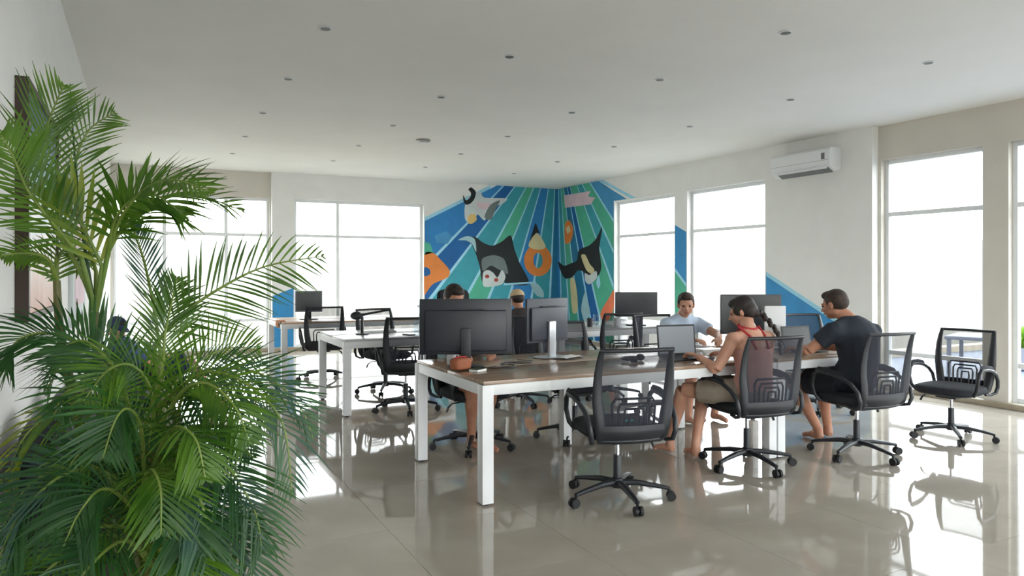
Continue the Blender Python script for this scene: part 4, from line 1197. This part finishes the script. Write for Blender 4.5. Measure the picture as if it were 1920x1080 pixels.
# person behind the large monitor
tp, hd, hm, s = person('person hidden behind the large monitor, bare leg showing under the desk',
    dict(pelvis=(2.34, 5.38, 0.56), waist=(2.32, 5.38, 0.72), chest=(2.24, 5.32, 0.92), neck=(2.19, 5.25, 1.08), head=(2.15, 5.19, 1.19),
         shR=(2.04, 5.33, 1.00), elR=(1.98, 5.18, 0.82), wrR=(2.08, 4.95, 0.795), shL=(2.40, 5.28, 1.00), elL=(2.50, 5.14, 0.82), wrL=(2.36, 4.93, 0.795),
         hipR=(2.24, 5.34, 0.54), knR=(2.20, 4.98, 0.53), anR=(2.30, 5.20, 0.14), hipL=(2.42, 5.34, 0.54), knL=(2.36, 4.96, 0.53), anL=(2.39, 5.16, 0.14)),
    'skin2', 'brown_top', 'dark_shorts', (0.05, -0.95, -0.30), s=0.97, foot_dir=(0.3, -1, 0), voxel=0.009)
hair_short(tp, hd, hm, s, 'hair_dark', 1.05)
for sx_ in (-1, 1):
    MB().tube([hd + hm @ (Vector((sx_ * 0.030 + 0.020 * cos(a), 0.094, 0.004 + 0.014 * sin(a)))) for a in [R(q) for q in range(0, 360, 30)]], 0.002, 5, closed=True).obj('spectacle_rim', 'red', tp)

# person in the tan cap on the second row
tc_, hd, hm, s = person('person in a tan cap seen between the large and the grey monitor',
    dict(pelvis=(3.55, 6.74, 0.55), waist=(3.55, 6.70, 0.70), chest=(3.54, 6.70, 0.87), neck=(3.53, 6.74, 1.01), head=(3.53, 6.79, 1.11),
         shL=(3.37, 6.71, 0.93), elL=(3.28, 6.85, 0.80), wrL=(3.40, 7.05, 0.795), shR=(3.71, 6.71, 0.93), elR=(3.80, 6.85, 0.80), wrR=(3.68, 7.05, 0.795),
         hipL=(3.46, 6.78, 0.54), knL=(3.44, 7.15, 0.53), anL=(3.44, 7.16, 0.10), hipR=(3.64, 6.78, 0.54), knR=(3.66, 7.15, 0.53), anR=(3.66, 7.16, 0.10)),
    'skin2', 'brown_top', 'dark_shorts', (0.05, 0.97, -0.2), s=0.88, voxel=0.01)
hair_short(tc_, hd, hm, s, 'hair_dark', 0.85)
def cap(t, hd, hm, s, m):
    mb = MB()
    n = 20; rows = []
    for j in range(9):
        a = pi / 2 * j / 8
        rows.append([hd + hm @ (Vector((0.089 * cos(q) * sin(a), -0.014 + 0.102 * sin(q) * sin(a), 0.034 + 0.090 * cos(a))) * s) for q in [2 * pi * k / n for k in range(n + 1)]])
    mb.grid(rows)
    cp = mb.obj('cap', m, t, smooth=60)
    rows = [[hd + hm @ (Vector((0.078 * cos(q) , (0.075 + 0.062 * i / 3) * sin(q) + 0.0, 0.034 - 0.012 * i / 3)) * s) for q in [pi * (0.12 + 0.76 * k / 10) for k in range(11)]] for i in range(4)]
    b_ = MB().grid(rows).grid([[q + Vector((0, 0, -0.004)) for q in r_] for r_ in rows]).obj('cap_peak', m, cp, smooth=60)
    return cp
cap(tc_, hd, hm, s, 'tan_cap')

# person in the navy cap on the far beanbag
tn, hd, hm, s = person('person in a navy cap by the left wall, half hidden by the palm',
    dict(pelvis=(0.00, 8.20, 0.34), waist=(-0.08, 8.20, 0.46), chest=(-0.17, 8.18, 0.62), neck=(-0.235, 8.16, 0.73), head=(-0.235, 8.12, 0.84),
         shL=(-0.14, 8.36, 0.66), elL=(0.02, 8.42, 0.50), wrL=(0.20, 8.30, 0.52), shR=(-0.14, 8.00, 0.66), elR=(0.02, 7.94, 0.50), wrR=(0.20, 8.08, 0.52),
         hipL=(0.02, 8.29, 0.34), knL=(0.40, 8.32, 0.50), anL=(0.66, 8.32, 0.10), hipR=(0.02, 8.11, 0.34), knR=(0.40, 8.06, 0.50), anR=(0.66, 8.06, 0.10)),
    'skin', 'navy_light', 'navy', (0.6, -0.62, -0.35), s=0.97, sleeve=0.98, short_len=1.0, foot_dir=(1, 0, 0), voxel=0.011)
hair_short(tn, hd, hm, s, 'hair_dark', 0.8)
cap(tn, hd, hm, s, 'navy')

# ------------------------------------------------------------------ the palm
random.seed(11)
palm = thing('areca_palm', (0.05, 2.78, 0), 'large feathery areca palm in a dark pot at the left front', 'plant')
PB = Vector((0.05, 2.78, 0))
MB().lathe([(0.14, 0.0), (0.17, 0.01), (0.22, 0.30), (0.235, 0.33), (0.235, 0.36), (0.21, 0.36), (0.205, 0.31)], n=32).obj('pot', 'pot', palm)
MB().lathe([(0.204, 0.30), (0.12, 0.325), (0.01, 0.33)], n=24).obj('soil', 'soil', palm)

def spline(pts, n):
    P_ = [Vector(q) for q in pts]; out = []
    N = len(P_) - 1
    for k in range(n + 1):
        u = k / n * N; i = min(int(u), N - 1); t_ = u - i
        p0 = P_[max(i - 1, 0)]; p1 = P_[i]; p2 = P_[i + 1]; p3 = P_[min(i + 2, N)]
        out.append(0.5 * ((2 * p1) + (-p0 + p2) * t_ + (2 * p0 - 5 * p1 + 4 * p2 - p3) * t_ ** 2 + (-p0 + 3 * p1 - 3 * p2 + p3) * t_ ** 3))
    return out

def leaflet(mb, p, d, side_v, L, w, droop, segs=4):
    """pointed blade, slightly folded along its midrib and drooping"""
    n = d.cross(side_v).normalized()
    rows = []
    for i in range(segs + 1):
        u = i / segs
        c = p + d * L * u + Vector((0, 0, -1)) * droop * L * u * u
        ww = w * (0.35 + 1.3 * u) if u < 0.3 else w * (0.74 + 0.26 * cos((u - 0.3) * 2.2)) * (1 - ((u - 0.3) / 0.7) ** 1.8)
        ww = max(ww, 0.0006)
        tr3 = [c - side_v * ww + n * ww * 0.25, c, c + side_v * ww + n * ww * 0.25]
        for q in tr3:      # blades that reach the wall bend along it
            lim = XL - 0.05 + 0.012
            if q.x < lim: q.x = lim + 0.002 * i
        rows.append(tuple(tr3))
    mb.grid([list(r_) for r_ in rows])

def frond(pts, mname, L0, nrm, stem_pts=None, pairs=32, w=0.0061, droop=0.15, start=0.12, single=False, label=None, fwd=0.75, up_only=0.0):
    """pts: rachis; stem_pts: petiole before it; nrm: approximate facing of the blade plane"""
    pr = spline(pts, 40)
    pre = [Vector(q) for q in stem_pts] if stem_pts else []
    full = (spline(pre + [pr[0]], 14)[:-1] if pre else []) + pr
    N = len(full)
    r = [0.0085 * (1 - 0.86 * i / (N - 1)) + 0.0008 for i in range(N)]
    f = MB().tube([q - PB for q in full], r, 6).obj('frond', 'rachis', palm, smooth=60)
    if label: f['label'] = label
    nrm = Vector(nrm).normalized()
    mb = MB()
    for k in range(pairs):
        u = start + (1 - start) * (k + 0.5) / pairs
        x = u * 40; i = min(int(x), 39)
        p = pr[i].lerp(pr[i + 1], x - i)
        tg = (pr[min(i + 1, 40)] - pr[max(i - 1, 0)]).normalized()
        sd_ = tg.cross(nrm).normalized()
        prof = sin(pi * min(1, (0.18 + 0.86 * (u - start) / (1 - start)))) ** 0.6 * 0.9 + 0.1
        for sg in (-1, 1):
            L = L0 * prof * random.uniform(0.85, 1.1)
            fw_ = fwd * (0.7 + 0.9 * u) + random.uniform(-0.08, 0.08)
            d = (tg * fw_ + sd_ * sg * 1.0 + nrm * random.uniform(0.05, 0.35)).normalized()
            sv = (tg - tg.dot(d) * d).normalized()
            sv = (sv + nrm * random.uniform(-0.4, 0.4)).normalized()
            sv = (sv - sv.dot(d) * d).normalized()
            if single:
                m1 = MB(); leaflet(m1, p - PB, d, sv, L, w, droop + random.uniform(-0.05, 0.08))
                m1.obj('leaflet', mname, f, smooth=60)
            else:
                leaflet(mb, p - PB, d, sv, L, w, droop + random.uniform(-0.05, 0.1))
    if not single:
        tag(mb.obj('leaflets', mname, f, smooth=60), kind='stuff')
    return f

def V3(a): return Vector(a)
base = [(0.05, 2.78, 0.33)]
# canes
canes = {
 'a': [(-0.03, 2.80, 0.32), (-0.13, 2.84, 0.62), (-0.22, 2.91, 0.98), (-0.26, 2.94, 1.20), (-0.27, 2.95, 1.37)],
 'b': [(0.0, 2.76, 0.32), (-0.06, 2.80, 0.60), (-0.12, 2.86, 0.95), (-0.15, 2.88, 1.16), (-0.15, 2.89, 1.26)],
 'c': [(0.06, 2.78, 0.32), (0.06, 2.79, 0.62), (0.05, 2.79, 0.90), (0.04, 2.79, 1.10)],
 'd': [(0.10, 2.74, 0.32), (0.11, 2.73, 0.55), (0.11, 2.72, 0.80)],
 'e': [(0.02, 2.70, 0.32), (0.01, 2.66, 0.52), (0.0, 2.62, 0.72)],
 'f': [(0.08, 2.84, 0.32), (0.10, 2.86, 0.6), (0.11, 2.88, 0.9)],
 'g': [(0.13, 2.80, 0.32), (0.15, 2.79, 0.50), (0.16, 2.77, 0.68)],
}
for k, v in canes.items():
    pts = [V3(q) - PB for q in spline(v, 14)]
    n_ = len(pts)
    c = MB().tube(pts, [0.020 - 0.008 * i / (n_ - 1) for i in range(n_)], 10).obj('cane', 'stem', palm, smooth=60)
    for j in (3, 6, 9):
        q = pts[j]; r_ = 0.021 - 0.008 * j / (n_ - 1)
        MB().lathe([(r_, -0.004), (r_ + 0.002, 0.0), (r_, 0.004)], q, 12).obj('cane_ring', 'rachis', c)

cd = Vector((-0.12, -1.0, 0.25))   # a blade plane that faces the room's front
FR = [
 # name, rachis, material, leaflet length, normal, petiole, kwargs
 ('A', [(-0.11,2.86,1.47),(-0.06,2.84,1.56),(0.03,2.85,1.64),(0.15,2.84,1.68),(0.33,2.86,1.63)], 'leaf', 0.25, (0.1, -0.55, 0.8), [(-0.15,2.89,1.25),(-0.13,2.88,1.36)], dict(single=True, pairs=26, w=0.0064, label='arching frond reaching over the far left window')),
 ('A2', [(-0.11,2.86,1.48),(-0.06,2.77,1.60),(0.01,2.68,1.68),(0.09,2.58,1.70),(0.19,2.50,1.655)], 'leaf', 0.20, (0.1, -0.7, 0.7), [(-0.15,2.89,1.25),(-0.13,2.88,1.37)], dict(pairs=30, w=0.0070)),
 ('A3', [(-0.11,2.86,1.46),(-0.09,2.80,1.57),(-0.04,2.76,1.64),(0.04,2.75,1.66),(0.12,2.76,1.60)], 'leaf', 0.22, (0.5, -0.8, 0.3), [(-0.15,2.89,1.25),(-0.13,2.88,1.36)], dict(pairs=18, w=0.0104)),
 ('A4', [(-0.13,2.87,1.42),(-0.17,2.85,1.52),(-0.21,2.83,1.60),(-0.25,2.82,1.66)], 'leaf_yellow', 0.26, (0.3, -0.9, 0.2), [(-0.15,2.89,1.26)], dict(pairs=9, w=0.0116, fwd=1.6, start=0.0)),
 ('C', [(-0.19,2.85,1.45),(-0.26,2.80,1.55),(-0.33,2.75,1.66),(-0.36,2.71,1.75),(-0.39,2.67,1.82)], 'leaf', 0.23, (0.25, -0.9, 0.35), [(-0.15,2.89,1.26),(-0.17,2.87,1.36)], dict(pairs=26, w=0.0070, droop=0.05)),
 ('C2', [(-0.22,2.91,1.45),(-0.30,2.91,1.62),(-0.31,2.92,1.80),(-0.29,2.92,1.92),(-0.25,2.95,2.05)], 'leaf', 0.24, (0.3, -0.9, 0.1), [(-0.15,2.89,1.26),(-0.18,2.90,1.36)], dict(single=True, pairs=26, w=0.0058, droop=0.02, fwd=1.1, label='upright frond in front of the sea painting')),
 ('C3', [(-0.15,2.92,1.40),(-0.20,2.96,1.60),(-0.22,3.02,1.78),(-0.18,3.06,1.92),(-0.10,3.10,2.00)], 'leaf', 0.20, (0.3, -0.9, 0.1), [(-0.15,2.89,1.26)], dict(pairs=24, w=0.0052, droop=0.1, fwd=1.0)),
 ('S', [(-0.27,2.95,1.37),(-0.29,2.90,1.44),(-0.33,2.87,1.46),(-0.37,2.83,1.46),(-0.41,2.79,1.45)], 'leaf', 0.13, (0.1, -0.6, 0.8), None, dict(pairs=20, w=0.0070, start=0.0)),
 ('S2', [(-0.27,2.95,1.37),(-0.27,2.96,1.44),(-0.25,3.01,1.48),(-0.22,3.06,1.48),(-0.19,3.10,1.42)], 'leaf', 0.15, (0.1, -0.9, 0.4), None, dict(pairs=18, w=0.0075, start=0.0)),
 ('D', [(0.03,2.73,1.15),(0.11,2.69,1.25),(0.23,2.69,1.34),(0.39,2.72,1.42),(0.60,2.73,1.46)], 'leaf', 0.23, (0.35, -0.85, 0.40), [(0.05,2.78,0.80),(0.04,2.76,1.0)], dict(single=True, pairs=25, w=0.0055, label='long frond reaching right, before the pillar between the far windows')),
 ('E', [(0.05,2.89,1.13),(0.03,2.90,1.28),(-0.0,2.98,1.44),(-0.03,3.05,1.54),(-0.04,3.11,1.59)], 'leaf_blue', 0.17, (0.4, -0.9, 0.0), [(0.06,2.80,0.80),(0.06,2.84,1.0)], dict(pairs=30, w=0.0046, fwd=1.6, droop=0.05)),
 ('F', [(0.05,2.67,0.96),(0.17,2.55,1.07),(0.29,2.49,1.04),(0.40,2.43,0.91),(0.43,2.42,0.67)], 'leaf_blue', 0.25, (0.45, -0.6, 0.6), [(0.06,2.75,0.60),(0.05,2.70,0.8)], dict(pairs=34, w=0.0058, droop=0.25)),
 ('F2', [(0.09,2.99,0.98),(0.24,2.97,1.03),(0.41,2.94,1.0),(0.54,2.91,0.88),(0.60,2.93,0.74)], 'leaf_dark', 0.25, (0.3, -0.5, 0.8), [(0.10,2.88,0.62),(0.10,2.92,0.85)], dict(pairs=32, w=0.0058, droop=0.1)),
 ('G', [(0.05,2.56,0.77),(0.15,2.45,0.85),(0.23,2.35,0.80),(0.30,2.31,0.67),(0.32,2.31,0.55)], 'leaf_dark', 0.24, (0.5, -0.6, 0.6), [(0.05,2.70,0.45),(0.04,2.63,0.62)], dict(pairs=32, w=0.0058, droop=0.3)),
 ('H', [(0.01,2.52,0.72),(0.08,2.37,0.79),(0.14,2.29,0.75),(0.17,2.27,0.62),(0.19,2.26,0.50)], 'leaf_blue', 0.26, (0.4, -0.7, 0.5), [(0.02,2.70,0.42),(0.01,2.60,0.60)], dict(pairs=34, w=0.0058, droop=0.3)),
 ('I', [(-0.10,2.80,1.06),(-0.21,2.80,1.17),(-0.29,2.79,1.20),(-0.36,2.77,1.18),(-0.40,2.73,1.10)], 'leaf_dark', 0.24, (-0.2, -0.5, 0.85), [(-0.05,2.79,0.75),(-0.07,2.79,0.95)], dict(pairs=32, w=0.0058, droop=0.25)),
 ('J', [(-0.08,2.74,0.92),(-0.19,2.73,0.95),(-0.27,2.72,0.94),(-0.34,2.70,0.87),(-0.38,2.67,0.74)], 'leaf_yellow', 0.20, (-0.5, -0.4, 0.8), [(-0.02,2.76,0.60),(-0.04,2.75,0.80)], dict(pairs=18, w=0.0058, droop=0.55)),
 ('K', [(-0.05,2.61,0.72),(-0.15,2.54,0.81),(-0.24,2.54,0.81),(-0.32,2.52,0.75),(-0.37,2.49,0.64)], 'leaf_blue', 0.25, (-0.3, -0.6, 0.75), [(0.0,2.70,0.45),(-0.02,2.65,0.60)], dict(pairs=36, w=0.0058, droop=0.3)),
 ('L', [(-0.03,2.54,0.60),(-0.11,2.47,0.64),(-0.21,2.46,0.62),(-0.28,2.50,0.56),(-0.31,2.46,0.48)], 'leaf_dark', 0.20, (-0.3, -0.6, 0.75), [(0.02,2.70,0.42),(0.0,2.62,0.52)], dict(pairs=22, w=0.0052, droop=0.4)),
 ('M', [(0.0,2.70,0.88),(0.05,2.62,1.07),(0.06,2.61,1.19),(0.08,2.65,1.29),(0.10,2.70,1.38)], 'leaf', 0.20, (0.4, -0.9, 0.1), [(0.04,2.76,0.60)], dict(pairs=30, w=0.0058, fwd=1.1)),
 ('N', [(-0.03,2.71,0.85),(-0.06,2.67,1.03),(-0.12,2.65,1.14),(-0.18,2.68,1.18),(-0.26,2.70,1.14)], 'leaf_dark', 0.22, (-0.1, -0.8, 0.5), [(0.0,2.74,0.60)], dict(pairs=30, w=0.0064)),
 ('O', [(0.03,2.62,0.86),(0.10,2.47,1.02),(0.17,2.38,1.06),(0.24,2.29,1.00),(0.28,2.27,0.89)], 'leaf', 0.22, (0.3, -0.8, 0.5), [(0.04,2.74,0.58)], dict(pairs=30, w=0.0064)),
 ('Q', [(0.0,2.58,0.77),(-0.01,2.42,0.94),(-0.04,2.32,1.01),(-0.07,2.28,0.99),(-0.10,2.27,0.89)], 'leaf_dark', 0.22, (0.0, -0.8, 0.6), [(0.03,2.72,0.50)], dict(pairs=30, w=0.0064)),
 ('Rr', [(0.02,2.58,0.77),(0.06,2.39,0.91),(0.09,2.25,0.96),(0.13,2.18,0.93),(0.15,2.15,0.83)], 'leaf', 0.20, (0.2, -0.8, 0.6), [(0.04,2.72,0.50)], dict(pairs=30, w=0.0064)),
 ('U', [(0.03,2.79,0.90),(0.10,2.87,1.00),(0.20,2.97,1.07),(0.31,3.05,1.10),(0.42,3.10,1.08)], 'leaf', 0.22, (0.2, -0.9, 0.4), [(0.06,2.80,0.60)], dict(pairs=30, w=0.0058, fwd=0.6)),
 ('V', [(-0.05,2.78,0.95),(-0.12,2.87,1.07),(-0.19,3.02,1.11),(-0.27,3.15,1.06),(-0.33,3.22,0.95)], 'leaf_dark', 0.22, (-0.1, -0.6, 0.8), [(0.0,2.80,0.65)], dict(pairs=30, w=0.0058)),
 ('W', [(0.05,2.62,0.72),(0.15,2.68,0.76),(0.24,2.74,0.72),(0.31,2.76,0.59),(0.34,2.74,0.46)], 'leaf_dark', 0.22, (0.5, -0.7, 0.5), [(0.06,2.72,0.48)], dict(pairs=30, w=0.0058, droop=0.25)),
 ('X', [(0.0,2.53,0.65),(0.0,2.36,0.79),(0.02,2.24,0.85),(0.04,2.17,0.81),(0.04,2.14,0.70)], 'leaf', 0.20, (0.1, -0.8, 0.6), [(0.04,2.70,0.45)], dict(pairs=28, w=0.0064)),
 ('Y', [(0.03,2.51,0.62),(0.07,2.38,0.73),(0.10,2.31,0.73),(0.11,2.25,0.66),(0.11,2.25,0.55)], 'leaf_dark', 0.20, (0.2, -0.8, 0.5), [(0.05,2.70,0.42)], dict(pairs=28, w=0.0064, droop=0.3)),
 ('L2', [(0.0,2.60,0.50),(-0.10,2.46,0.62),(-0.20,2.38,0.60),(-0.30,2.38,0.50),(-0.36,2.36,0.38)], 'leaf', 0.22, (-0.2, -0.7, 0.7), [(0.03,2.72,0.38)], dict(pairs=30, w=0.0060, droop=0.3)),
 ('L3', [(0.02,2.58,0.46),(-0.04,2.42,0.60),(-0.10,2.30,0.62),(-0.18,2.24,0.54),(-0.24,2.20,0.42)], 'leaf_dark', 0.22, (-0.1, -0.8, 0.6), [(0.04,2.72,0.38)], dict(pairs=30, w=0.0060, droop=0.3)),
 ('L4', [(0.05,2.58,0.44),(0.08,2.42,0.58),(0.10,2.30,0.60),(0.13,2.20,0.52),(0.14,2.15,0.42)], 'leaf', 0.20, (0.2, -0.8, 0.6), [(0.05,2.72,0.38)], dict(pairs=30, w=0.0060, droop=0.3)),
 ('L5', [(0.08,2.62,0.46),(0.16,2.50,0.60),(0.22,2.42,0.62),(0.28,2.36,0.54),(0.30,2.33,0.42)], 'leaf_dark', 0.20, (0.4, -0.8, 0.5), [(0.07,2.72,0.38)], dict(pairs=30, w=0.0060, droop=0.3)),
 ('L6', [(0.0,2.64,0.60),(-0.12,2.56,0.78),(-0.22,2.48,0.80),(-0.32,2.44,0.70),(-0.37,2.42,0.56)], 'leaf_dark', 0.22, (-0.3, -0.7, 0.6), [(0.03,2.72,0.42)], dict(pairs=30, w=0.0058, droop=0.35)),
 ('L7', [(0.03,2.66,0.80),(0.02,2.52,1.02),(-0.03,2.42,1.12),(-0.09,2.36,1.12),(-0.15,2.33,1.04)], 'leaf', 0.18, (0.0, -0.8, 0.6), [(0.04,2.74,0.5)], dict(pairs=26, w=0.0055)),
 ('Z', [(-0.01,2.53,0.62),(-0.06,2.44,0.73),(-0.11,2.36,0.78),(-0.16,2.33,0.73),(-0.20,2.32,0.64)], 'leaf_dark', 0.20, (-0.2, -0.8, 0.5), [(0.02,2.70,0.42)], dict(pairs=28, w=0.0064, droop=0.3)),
]
for (nm, pts, m_, L_, nr, st, kw) in FR:
    frond(pts, m_, L_, nr, st, **kw)
# the unopened spear standing straight up
sp_ = spline([(-0.15,2.89,1.25),(-0.18,2.90,1.46),(-0.20,2.91,1.64),(-0.22,2.96,1.85),(-0.235,3.00,2.07)], 16)
MB().tube([q - PB for q in sp_], [0.008 - 0.0065 * i / 16 for i in range(17)], 6).obj('spear_leaf', 'leaf_dark', palm, smooth=60)['label'] = 'unopened upright spear leaf'
# shorter inner fronds that fill the heart of the clump
for k in range(16):
    a = random.uniform(0, 2 * pi); rr_ = random.uniform(0.18, 0.36); h0 = random.uniform(0.42, 0.75); hh_ = random.uniform(0.22, 0.42)
    dx, dy = cos(a), sin(a)
    p0 = Vector((0.05 + dx * 0.04, 2.76 + dy * 0.04, h0))
    pts = [p0, p0 + Vector((dx * rr_ * 0.3, dy * rr_ * 0.3, hh_ * 0.7)), p0 + Vector((dx * rr_ * 0.65, dy * rr_ * 0.65, hh_)), p0 + Vector((dx * rr_, dy * rr_, hh_ * 0.75))]
    if min(q.x for q in pts) < -0.25: pts = [Vector((max(q.x, -0.25), q.y, q.z)) for q in pts]
    frond(pts, random.choice(['leaf', 'leaf_dark', 'leaf_dark', 'leaf_yellow'] if k % 5 == 0 else ['leaf', 'leaf_dark']), 0.17, (dx * -0.3, -0.6, 0.7), [(0.05 + dx * 0.02, 2.77 + dy * 0.02, 0.34)], pairs=22, w=0.0058, droop=0.2)
